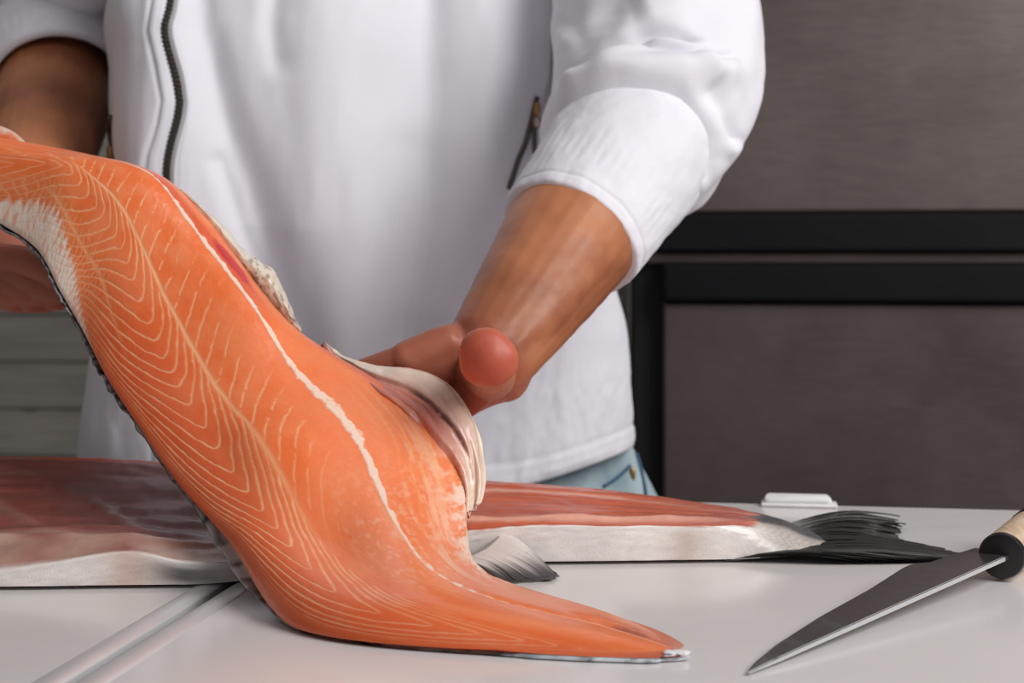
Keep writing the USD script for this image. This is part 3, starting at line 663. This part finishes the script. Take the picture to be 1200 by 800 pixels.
# forearm and hand that support the fillet (at the right of the picture)
elb, wri = at(802, 136, 1.18), at(578, 408, .965)
fore = [(elb, .042), (at(737, 192, 1.125), .0455), (at(668, 279, 1.055), .0465), (at(612, 360, .995), .036), (wri, .030)]
R_arm = [hull(a, b) for a, b in zip(fore[:-1], fore[1:])]
K = [at(478, 423, .945), at(480, 447, .950), at(487, 470, .957), at(497, 490, .962)]
wa, wb2 = at(556, 408, .966), at(590, 440, .975)
R_arm += [hull((wri, .029), (wa, .019), (wb2, .017)), hull((wa, .017), (wb2, .015), (at(525, 402, .95), .0125), (at(520, 455, .962), .013)), 
          hull((at(525, 402, .95), .0125), (K[0], .0125), (at(520, 430, .955), .014)), hull((K[0], .0125), (K[1], .012), (at(520, 455, .962), .013), (at(520, 430, .955), .014)), hull((K[1], .012), (K[2], .0115), (K[3], .0105), (at(520, 455, .962), .013), (wb2, .015))]
fing = [[(428,438,.951), (393,452,.951), (368,462,.951)], [(425,465,.953), (385,480,.952), (358,490,.950)], [(432,490,.957), (395,505,.955), (370,514,.952)], [(448,508,.960), (420,520,.957), (400,528,.954)]]
for k, f in enumerate(fing):
    R_arm += chain([K[k]]+[at(*p) for p in f], [.0108-.0006*k, .0100-.0006*k, .0092-.0006*k, .0080-.0006*k])
th = [at(560, 436, .962), at(573, 438, .930), at(574, 424, .892), at(572.5, 418, .866)]
R_arm += chain(th, [.020, .0165, .0145, .0146]) + [hull((at(569, 413, .8645), (.0148, .0115, .0142)), (at(577, 422, .8640), (.0146, .0115, .0150)), (at(568, 425, .8650), (.0140, .0115, .0138)), (th[2], .0145))]
R_arm += [hull((th[0], .018), (wb2, .016), (at(545, 462, .955), .012)), hull((th[1], .014), (th[0], .017), (at(548, 470, .945), .010))]
right = smoothed(union(R_arm), .0028, 8)
v = np.array(right.vertices)
# tendons and veins along the forearm
def ridge(v, pts, rad, amp):
    P_ = CubicSpline(np.arange(len(pts)), np.array([at(*p) for p in pts]), axis=0)(np.linspace(0, len(pts)-1, 80))
    d, i = cKDTree(P_).query(v); return amp*np.exp(-(d/rad)**2)
nrm = np.array(right.vertex_normals)
dz = ridge(v, [(690,285,1.01),(660,330,.985),(628,385,.945)], .010, .0028)+ridge(v, [(712,300,1.02),(680,335,.99),(640,390,.955)], .006, .0016)+ridge(v, [(655,345,.98),(630,370,.96),(606,402,.94)], .004, .0012)
dz -= ridge(v, [(505,385,.96),(540,388,.945),(600,392,.94)], .006, .0015)
dz += .0009*(fbm(v*120, 3, 90)-.5)+.0012*(fbm(v*38, 2, 91)-.5)
right = trimesh.Trimesh(v+nrm*dz[:, None], right.faces, process=False)
# the arm that holds the fillet's end (at the left of the picture)
elb2, wri2 = at(62, 45, 1.45), at(8, 262, 1.12)
L_arm = [hull((elb2, .048), (at(63, 120, 1.37), .052)), hull((at(63, 120, 1.37), .052), (at(38, 200, 1.25), .045)), hull((at(38, 200, 1.25), .045), (wri2, .030))]
K2 = [at(-8, 305, .995), at(-14, 318, 1.0), at(-22, 330, 1.0), at(-32, 338, 1.0)]
L_arm += [hull((wri2, .028), (at(-25, 285, 1.015), .018), (K2[0], .013), (K2[3], .011)), hull((K2[0], .0125), (K2[1], .012), (K2[2], .0115), (K2[3], .011), (at(-20, 285, 1.015), .018))]
fing2 = [[(30,308,.972), (55,318,.960), (66,326,.955)], [(28,330,.972), (55,344,.958), (69,349,.955)], [(18,342,.972), (42,351,.962), (58,352,.96)], [(2,346,.975), (22,352,.968), (38,353,.966)]]
for k, f in enumerate(fing2): L_arm += chain([K2[k]]+[at(*p) for p in f], [.0118-.0005*k, .0108-.0005*k, .0098-.0005*k, .0086-.0005*k])
L_arm += chain([at(-25, 275, 1.02), at(-50, 240, 1.01), at(-55, 205, 1.005), at(-52, 180, 1.0)], [.017, .0135, .0125, .0105])
leftm_ = smoothed(union(L_arm), .0032, 8)
# head, neck, trunk and upper arms under the jacket, coarser
hx, hy = XC, YC-.10
B = []
sh1, sh2 = np.array([XC+.185, YC-.02, zz(.50)]), np.array([XC-.185, YC-.02, zz(.50)])
B += [hull((sh1, .055), (at(772, 5, 1.255), .05)), hull((at(772, 5, 1.255), .05), (elb, .044)), hull((sh2, .055), (at(66, -40, 1.465), .05)), hull((at(66, -40, 1.465), .05), (elb2, .047))]
B += [hull((sh1, .06), (sh2, .06), ((XC, YC, zz(.30)), (.14, .085, .1))), hull(((XC, YC, zz(.30)), (.14, .085, .1)), ((XC, YC+.02, zz(-.02)), (.15, .09, .08))), hull(((XC, YC-.01, zz(.52)), .062), ((XC, YC-.05, zz(.62)), .056))]
head = [hull(((hx, hy+.03, zz(.76)), (.074, .09, .085)), ((hx, hy-.01, zz(.70)), (.066, .07, .06))), hull(((hx, hy-.02, zz(.68)), (.058, .06, .04)), ((hx, hy-.055, zz(.635)), (.028, .024, .016))),
        hull(((hx, hy-.083, zz(.735)), (.008, .008, .006)), ((hx, hy-.108, zz(.700)), (.013, .011, .009))),
        hull(((hx, hy-.068, zz(.760)), (.045, .014, .008))), hull(((hx-.014, hy-.080, zz(.664)), (.012, .008, .004)), ((hx+.014, hy-.080, zz(.664)), (.012, .008, .004))), hull(((hx-.012, hy-.078, zz(.655)), (.012, .008, .005)), ((hx+.012, hy-.078, zz(.655)), (.012, .008, .005)))]
for s_ in (-1, 1): head += [hull(((hx+s_*.074, hy+.012, zz(.715)), (.007, .018, .030))), hull(((hx+s_*.040, hy-.046, zz(.70)), (.024, .020, .026)))]
trunk = smoothed(union(B+head), .010, 6)
man = manifold3d.Manifold(manifold3d.Mesh(np.array(right.vertices, np.float32), np.array(right.faces, np.uint32)))
def as_man(t): return manifold3d.Manifold(manifold3d.Mesh(np.array(t.vertices, np.float32), np.array(t.faces, np.uint32)))
body = union([as_man(right), as_man(leftm_), as_man(trunk)])
vb_, fb_ = arr(body)
tan, tand, rosy, palmc = lin(188, 120, 80), lin(154, 92, 60), lin(182, 80, 62), lin(156, 86, 68)
nn = fbm(vb_*60, 4, 95)[:, None]; n5 = fbm(vb_*16, 3, 96)[:, None]
sc = tan*(1-sm(.35, .65, n5))+tand*sm(.35, .65, n5); sc = sc*(.9+.2*nn)
def near(c, r0_, r1_): return sm(r1_, r0_, np.linalg.norm(vb_-c, axis=1))[:, None]
m_ = np.maximum(near(at(520, 440, .95), .03, .062)*.8, near(at(440, 460, .95), .05, .07)*.8); m_ = np.maximum(m_, near(at(20, 330, .97), .06, .09)*.8)
sc = sc*(1-m_)+palmc*m_*(.92+.16*nn)
m_ = near(th[3]+[0,-.012,0], .012, .028); sc = sc*(1-.85*m_)+rosy*.85*m_
wrs = ridge(vb_, [(690,300,1.01),(655,345,.98),(612,405,.94)], .011, 1.)[:, None]*.35*sm(.4, .6, nn); sc = sc*(1-wrs)+lin(222, 164, 130)*wrs
pr = thing('person', 'person in white zipped jacket and light jeans holding up the salmon fillet', 'person', (XC, YC, 0))
bd = part(pr, 'body', (vb_, fb_), M_skin, True, sc)
hc = smoothed(union([hull(((hx, hy+.042, zz(.778)), (.080, .090, .082)), ((hx, hy+.06, zz(.70)), (.066, .07, .05)))]) - hull(((hx, hy-.10, zz(.71)), (.10, .085, .085))), .008, 4)
part(pr, 'hair', hc, M_hair)
for s_ in (-1, 1):
    part(pr, 'eye', trimesh.creation.icosphere(2, .0115).apply_translation((hx+s_*.030, hy-.0665, zz(.735))), M_plastic)
    part(pr, 'iris', trimesh.creation.icosphere(2, .0076).apply_translation((hx+s_*.030, hy-.0716, zz(.735))), M_hair)
    part(pr, 'eyebrow', rbox((.034, .008, .007), .003, (hx+s_*.031, hy-.082, zz(.762))), M_hair)
# nails on the visible side
# jacket trunk
nz, na = 230, 560
hz = np.linspace(0, 1, nz)
ang = np.linspace(0, 2*np.pi, na, endpoint=False)-np.pi/2
ztop = .545
def prof(h, xs, ys): return PchipInterpolator(xs, ys)(h)
Zrel = -.012+hz*(ztop+.012)
aw = prof(Zrel, [-.03, .05, .15, .25, .36, .44, .50, .56], [.249, .243, .236, .238, .236, .20, .12, .078])
bw = prof(Zrel, [-.03, .05, .2, .33, .45, .52, .56], [.140, .138, .140, .135, .105, .085, .075])
ex = np.interp(Zrel, [.0, .1, .33, .5], [3.0, 3.8, 3.8, 2.2])[:, None]
ca, sa = np.cos(ang)[None], np.sin(ang)[None]
X = XC-.001+aw[:, None]*np.sign(ca)*np.abs(ca)**(2/ex)
Y = YC+bw[:, None]*np.sign(sa)*np.abs(sa)**(2/ex)-np.interp(Zrel, [0, .5], [0, .02])[:, None]
# turned towards the window, more at the chest than at the hem
tw = np.radians(np.interp(Zrel, [-.02, .06, .2, .5], [5, 9, 20, 20]))[:, None]; x_, y_ = X-XC, Y-YC
xr, yr = x_*np.cos(tw)-y_*np.sin(tw)*1.0, y_*np.cos(tw)+x_*np.sin(tw)
X, Y = XC+xr*(np.abs(x_).max(1)/np.abs(xr).max(1))[:, None], YC+yr
# hem: higher at the side, lower in the middle of the front
hemc = .026*sm(.10, .25, X-XC-.02)-.016*sm(.05, .2, XC-X)
X = XC+(X-XC)*np.where(X < XC, np.interp(Zrel, [0, .12, .24, .34, .5], [.955, .94, .84, .87, 1])[:, None], 1.0)
Z = Zrel[:, None]+0*X+hemc*(1-hz[:, None])**2
PJ = np.stack([X, Y, TZ+.177-.177+Z], -1)
NJ = -normals(np.concatenate([PJ, PJ[:, :1]], 1))[:, :na]
cen = np.stack([XC+0*X, YC+0*X, PJ[..., 2]], -1); out_ = PJ-cen; out_[..., 2] = 0
flip = np.sign((NJ*out_).sum(-1)); NJ = NJ*flip[..., None]
fr_ = sm(.35, -.35, sa+0*X)                              # front of the body
DJ = np.minimum(Y, YC)
U_, V_ = 600+X*F/DJ, HZ-(PJ[..., 2]-ZC)*F/DJ             # cloth coordinates, laid out on the front panel
def fold(pts, w, amp, s0=.0, s1=1., asym=0):
    d, sd, al = poly_dist(U_, V_, pts); e = np.exp(-(d/w)**2)
    if asym: e = np.exp(-(d/np.where(sd > 0, w, w*asym))**2)
    return amp*e*sm(s0, s0+.15, al+.15*(s0 == 0))*sm(s1, s1-.2, al-.2*(s1 >= 1))
D = np.zeros(U_.shape)
D += fold([(225,-60),(232,30),(262,130),(292,215),(325,330),(352,410)], 24, -.013)
D += fold([(380,-80),(385,80),(400,260),(420,430)], 62, .016)
D += fold([(330,-60),(318,30),(330,120)], 14, -.005, 0, .9)
D += fold([(500,-60),(503,60),(500,180),(492,300),(470,420)], 22, -.010)
D += fold([(575,-60),(572,80),(560,220),(520,360)], 34, .010)
D += fold([(255,190),(268,225),(290,290),(310,340)], 12, -.006)
D += fold([(480,180),(470,280),(455,400)], 30, -.006)
D += fold([(100,-80),(120,60),(158,200),(150,420)], 30, .008)
ramp = fr_*.026*sm(275, 150, U_)*sm(470, 330, V_)
# placket left of the zip, one side of the front lies lower; side panels behind the pocket zips
zipl = [(197,-300),(196,-230),(198,-110),(199,0),(193,40),(203,80),(211,120),(207,150),(200,185),(199,230),(203,330),(200,480),(198,640)]
dzp, szp, _ = poly_dist(U_, V_, zipl)
D += fr_*(.0030*sm(3, 9, dzp)*(szp > 0)+.0022*sm(3, 9, dzp)*(szp < 0)-.0016*np.exp(-((dzp-20)/2.5)**2)*(szp > 0)-.0010*np.exp(-((dzp-9)/2.0)**2))
sidel = [(100,-90),(113,0),(140,135),(156,200),(150,330),(120,560)]
d, sd, _ = poly_dist(U_, V_, sidel); D -= fr_*(.020*sm(0, 16, d)*(sd > 0)*sm(430, 260, V_))
sider = [(655,-90),(648,0),(641,90),(618,170),(596,240),(570,300),(560,330)]
d, sd, _ = poly_dist(U_, V_, sider); D -= fr_*(.022*sm(0, 16, d)*(sd < 0)*sm(400, 300, V_)*sm(760, 700, U_))
fn = np.stack([U_/60, V_/220, sa*2+0*U_], -1); D += .009*(fbm(fn, 3, 101)-.5)
fn = np.stack([U_/22, V_/60, sa*3+0*U_], -1); wr = sm(480, 620, U_)*sm(330, 430, V_)*.8+sm(250, 120, U_)*sm(380, 460, V_)*.8+.25
D += .0040*wr*(fbm(fn, 4, 102)-.5)
fn = np.stack([U_/7+3*noise(fn, 4), V_/16, sa*3+0*U_], -1); D += .0020*sm(490, 600, U_)*sm(380, 450, V_)*(fbm(fn, 3, 103)-.5)
D += .0012*np.exp(-((hz[:, None]-.035)/.004)**2)*-1+.001*sm(.04, .03, hz)[:, None]      # hem stitching
D *= sm(.0, .012, hz)[:, None]*.7+.3
PJ2 = PJ+NJ*D[..., None]; PJ2[..., 1] -= ramp; PJ2[..., 0] += .27*ramp
inner_ = PJ2-NJ*.003
both = np.concatenate([inner_[::-1], PJ2, inner_[-1:]], 0)             # inside up to the hem, then outside: a shell open at the neck
v_, f_ = grid(both, True)
tj = trimesh.Trimesh(v_, f_, process=False)
if (np.array(tj.vertex_normals)[nz*na+(nz//2)*na] @ NJ[nz//2, 0]) < 0: f_ = f_[:, ::-1]
jk = part(pr, 'jacket', (v_, f_), M_jacket)
treeJ = cKDTree(PJ2[:, :, :].reshape(-1, 3)); NJf = NJ.reshape(-1, 3)
def on_jacket(px, py, lift):                              # a point of the cloth, by its place on the front panel
    i = np.argmin((U_-px)**2+(V_-py)**2+1e6*(sa > 0)); return PJ2.reshape(-1, 3)[i]+NJf[i]*lift, NJf[i]
# zip: tape, two runs of teeth
zp = np.array(zipl[1:]); tz = np.linspace(0, len(zp)-1, 260)
zc_ = CubicSpline(np.arange(len(zp)), zp, axis=0)(tz)
pts, nrm_ = map(np.array, zip(*[on_jacket(a, b, .0012) for a, b in zc_]))
pts = gaussian_filter1d(pts, 3, axis=0); nrm_ = gaussian_filter1d(nrm_, 6, axis=0); nrm_ /= np.linalg.norm(nrm_, axis=1, keepdims=True)
tg = np.gradient(pts, axis=0); tg /= np.linalg.norm(tg, axis=1, keepdims=True); sdv = np.cross(tg, nrm_); sdv /= np.linalg.norm(sdv, axis=1, keepdims=True)
w = .0066
tape = np.stack([pts-sdv*w, pts+nrm_*.0010-sdv*w*.9, pts+nrm_*.0010+sdv*w*.9, pts+sdv*w], 1)
zt = part(jk, 'zip', capped(tape), M_tape, 40, label='grey zip tape')
arc = np.r_[0, np.cumsum(np.linalg.norm(np.diff(pts, axis=0), axis=1))]
ms = []
for k, a in enumerate(np.arange(0, arc[-1], .0017)):
    c, n_, t_, s_ = (np.array([np.interp(a, arc, q_[:, j]) for j in range(3)]) for q_ in (pts, nrm_, tg, sdv))
    sg = 1 if k % 2 else -1
    ms.append(rbox((.0042, .0011, .0022), .0003, c+n_*.0016+s_*sg*.0011, np.stack([s_, t_, n_], 1)))
cent = np.stack([pts+nrm_*.0011-sdv*.0028, pts+nrm_*.0019-sdv*.0024, pts+nrm_*.0019+sdv*.0024, pts+nrm_*.0011+sdv*.0028], 1)
ms.append(capped(cent))
part(jk, 'zip_teeth', join(ms), M_zipmetal, 30, kind='stuff', label='dark metal zip teeth')
# pocket zips with pulls at both sides
def pocket_zip(line, pullpx):
    pl = CubicSpline(np.arange(len(line)), np.array(line, float), axis=0)(np.linspace(0, len(line)-1, 40))
    p = np.array([on_jacket(a, b, .0016)[0] for a, b in pl]); p = gaussian_filter1d(p, 2, axis=0)
    part(jk, 'pocket_zip', tube(p, .0022, 8), M_zipmetal, 50, label='dark pocket zip')
    a, n_ = on_jacket(*pullpx, .004)
    part(jk, 'zip_slider', rbox((.006, .006, .011), .002, a), M_brass, 40, label='brass zip slider')
    rg = [a+np.array([math.cos(t)*.0032, -.002, -.011+math.sin(t)*.0045]) for t in np.linspace(0, 2*np.pi, 17)]
    part(jk, 'zip_ring', tube(rg, .0009, 6), M_brass, 60)
    part(jk, 'zip_pull', rbox((.0042, .0025, .022), .001, a+np.array([-.002, -.002, -.026])), M_zipmetal, 40)
pocket_zip([(628,112),(622,135),(614,165),(602,195),(592,225)], (624,128))
pocket_zip([(148,138),(142,155),(132,178),(124,205)], (132,180))
# sleeves
def sleeve(axis, rad, name, cuff, folds, seed, flat=1.):
    p = np.array([at(*a) for a in axis]); t = np.r_[0, np.cumsum(np.linalg.norm(np.diff(p, axis=0), axis=1))]; n = 240; tt = np.linspace(0, t[-1], n)
    c = PchipInterpolator(t, p, axis=0)(tt); c = gaussian_filter1d(c, 5, axis=0, mode='nearest'); r = PchipInterpolator(t, rad)(tt)
    Rg, Dg, tg_ = rings(c, r, 260, up=(0, 1, 0))
    th_ = np.arange(260)*2*np.pi/260
    q = np.stack([tt[:, None]*16+0*th_[None], 1.5*np.cos(th_)[None]+0*tt[:, None], 1.5*np.sin(th_)[None]+0*tt[:, None]], -1)
    h = .020*(fbm(q*np.array([.6, 1, 1]), 2, seed)-.5)+.006*(fbm(q*np.array([1.6, 1, 1]), 3, seed+2)-.5)
    Uq, Vq = 600+Rg[..., 0]*F/Rg[..., 1], HZ-(Rg[..., 2]-ZC)*F/Rg[..., 1]
    near_ = sm(-.2, .3, -Dg[..., 1])
    for (pl, w_, am) in folds:
        d, _, al = poly_dist(Uq, Vq, spline_rows(pl, 30)); h = h+near_*am*np.exp(-(d/w_)**2)*sm(0, .15, al)*sm(1, .85, al)
    end = sm(0, .06, tt)[:, None]*sm(t[-1], t[-1]-.03, tt)[:, None]
    o = Rg+Dg*(h*end)[..., None]; i_ = o-Dg*.003
    v_, f_ = grid(np.concatenate([i_[::-1], o, i_[-1:]], 0), True)
    if (np.array(trimesh.Trimesh(v_, f_, process=False).vertex_normals)[(n+n//2)*260] @ Dg[n//2, 0]) < 0: f_ = f_[:, ::-1]
    sp_ = part(jk, name, (v_, f_), M_jacket)
    # cuff
    p = np.array([at(*a) for a, _ in cuff]); r = np.array([b for _, b in cuff]); t = np.r_[0, np.cumsum(np.linalg.norm(np.diff(p, axis=0), axis=1))]; n = 110; tt = np.linspace(0, t[-1], n)
    c = PchipInterpolator(t, p, axis=0)(tt); r = PchipInterpolator(t, r)(tt)
    Rg, Dg, _ = rings(c, r, 300, up=(0, 1, 0)); th_ = np.arange(300)*2*np.pi/300
    q = np.stack([tt[:, None]*70+0*th_[None], 5*np.cos(th_)[None]+0*tt[:, None], 5*np.sin(th_)[None]+0*tt[:, None]], -1)
    h = .0035*(fbm(q*.5, 2, seed+7)-.5)+.00025*np.sin(th_*46)[None]*np.exp(-((tt-t[-1]*.72)/(.14*t[-1]))**2)[:, None]*noise(q*1.5, 9)+.0012*(fbm(q*1.3, 3, seed+8)-.5)
    h += .0010*np.exp(-((tt-t[-1]*.92)/.0012)**2)[:, None]*-1
    e = np.minimum(tt/.006, (t[-1]-tt)/.004).clip(0, 1)[:, None]; h = h-(1-np.sqrt(1-(1-e)**2))*.004
    o = Rg+Dg*h[..., None]; i_ = Rg+Dg*(h*.3-.006)[..., None]
    rr = np.concatenate([o, i_[::-1]], 0); rr = np.concatenate([rr, rr[:1]], 0); v_, f_ = grid(rr, True)
    if (np.array(trimesh.Trimesh(v_, f_, process=False).vertex_normals)[(n//2)*300] @ Dg[n//2, 0]) < 0: f_ = f_[:, ::-1]
    part(jk, 'cuff', (v_, f_), M_jacket)
sleeve([(655,-105,1.345),(715,-100,1.33),(754,-60,1.295),(767,25,1.247),(769,90,1.21),(756,138,1.175),(733,178,1.14),(712,210,1.115)], [.080,.085,.085,.083,.081,.076,.066,.050], 'sleeve',
       [((748,166,1.15), .0585), ((728,194,1.12), .0590), ((700,232,1.09), .0555), ((666,281,1.06), .0515)],
       [([(640,100),(690,70),(730,48),(765,36),(800,42),(826,54)], 7, -.011), ([(740,49),(780,58),(805,63),(870,66)], 5.5, -.007), ([(690,92),(730,68),(790,48),(840,56)], 9, .004),
        ([(634,160),(660,135),(690,115),(730,103),(790,110),(815,135),(828,170),(822,225)], 7, -.013), ([(645,112),(700,95),(760,84),(880,88)], 20, .012), ([(828,95),(848,135),(862,175)], 9, -.008),
        ([(800,60),(840,110),(850,190)], 10, .005), ([(780,-60),(700,0),(650,40)], 22, -.008), ([(860,-80),(800,-10),(740,20)], 26, .007)], 120)
sleeve([(195,-105,1.36),(125,-100,1.40),(76,-65,1.45),(58,-12,1.48),(64,40,1.445),(68,86,1.40)], [.08,.092,.096,.093,.080,.060], 'sleeve',
       [((62,42,1.44), .070), ((66,72,1.41), .068), ((69,104,1.38), .064)],
       [([(-20,44),(30,20),(90,28),(140,66)], 9, -.010), ([(-10,0),(50,-8),(130,22)], 16, .010), ([(0,25),(60,48),(140,60)], 8, -.007)], 140)
yk = smoothed(union([hull((sh1+[0, 0, -.004], .078), (sh2+[0, 0, -.004], .078), ((XC, YC, zz(.37)), (.17, .10, .05)))]), .008, 6)
part(jk, 'yoke', yk, M_jacket)
# jeans and shoes
J = []
hip = [(np.array([XC, YC+.01, zz(.05)]), (.226, .112, .05)), (np.array([XC+.004, YC+.01, zz(-.05)]), (.272, .125, .06))]
pel = hull(*hip)
legs = []
for s_ in (-1, 1):
    a, b, c = (np.array([XC+s_*.118, YC+.01, zz(-.13)]), np.array([XC+s_*.122, YC+.015, .47]), np.array([XC+s_*.125, YC+.03, .09]))
    legs += [hull((a, (.122, .118, .06)), (b, .070)), hull((b, .070), (c, .055))]
jm = smoothed(union([pel]+legs), .008, 5)
v_ = np.array(jm.vertices); v_ = v_+np.array(jm.vertex_normals)*(.007*(fbm(v_*np.array([22, 22, 9]), 3, 150)-.5))[:, None]
je = part(pr, 'jeans', (v_, np.array(jm.faces)), M_denim)
tj = trimesh.Trimesh(v_, jm.faces, process=False); tr = cKDTree(v_); vn = np.array(jm.vertex_normals)
def on_jeans(px, py, lift=.002):
    o = np.array([0, 0, ZC]); best = None
    d = at(px, py, 1.0)-o; d /= np.linalg.norm(d); s_ = np.linspace(1.05, 1.5, 900); q_ = o+s_[:, None]*d
    dd, i = tr.query(q_); k = np.argmax(((q_-v_[i])*vn[i]).sum(1) < 0) if (((q_-v_[i])*vn[i]).sum(1) < 0).any() else np.argmin(dd)
    return q_[k]+vn[i[k]]*lift
def seam_line(name, pts, r, m, label=None):
    p = np.array([on_jeans(*q_) for q_ in spline_rows(pts, 24)]); p = p+1e-4*np.arange(24)[:, None]*(p[-1]-p[0]); part(je, name, tube(gaussian_filter1d(p, 3, axis=0, mode='nearest'), r, 8), m, 60, label=label)
seam_line('pocket_edge', [(704,571),(718,563),(730,553),(737,545)], .0014, M_denim_dark, 'dark pocket edge')
seam_line('side_seam', [(743,530),(748,545),(753,566),(757,590)], .0012, M_denim_dark, 'dark side seam')
part(je, 'rivet', trimesh.creation.icosphere(2, 1.0).apply_transform(np.diag([.0028, .002, .0065, 1])).apply_translation(on_jeans(740, 556, .001)), M_brass, True, label='brass rivet at the pocket corner')
for s_ in (-1, 1):
    f = np.array([XC+s_*.125, YC-.05, 0])
    sh = smoothed(union([hull((f+[0,.10,.045], (.038, .045, .045)), (f+[0,-.02,.035], (.045, .05, .035)), (f+[0,-.11,.028], (.040, .045, .028))), hull((f+[0,.085,.05], (.036, .04, .04)), (f+[0,.085,.10], (.042, .045, .02)))]), .008, 4)
    vv2 = np.array(sh.vertices); vv2[:, 2] = np.maximum(vv2[:, 2], .001)
    part(pr, 'shoe', (vv2, sh.faces), M_shoe)
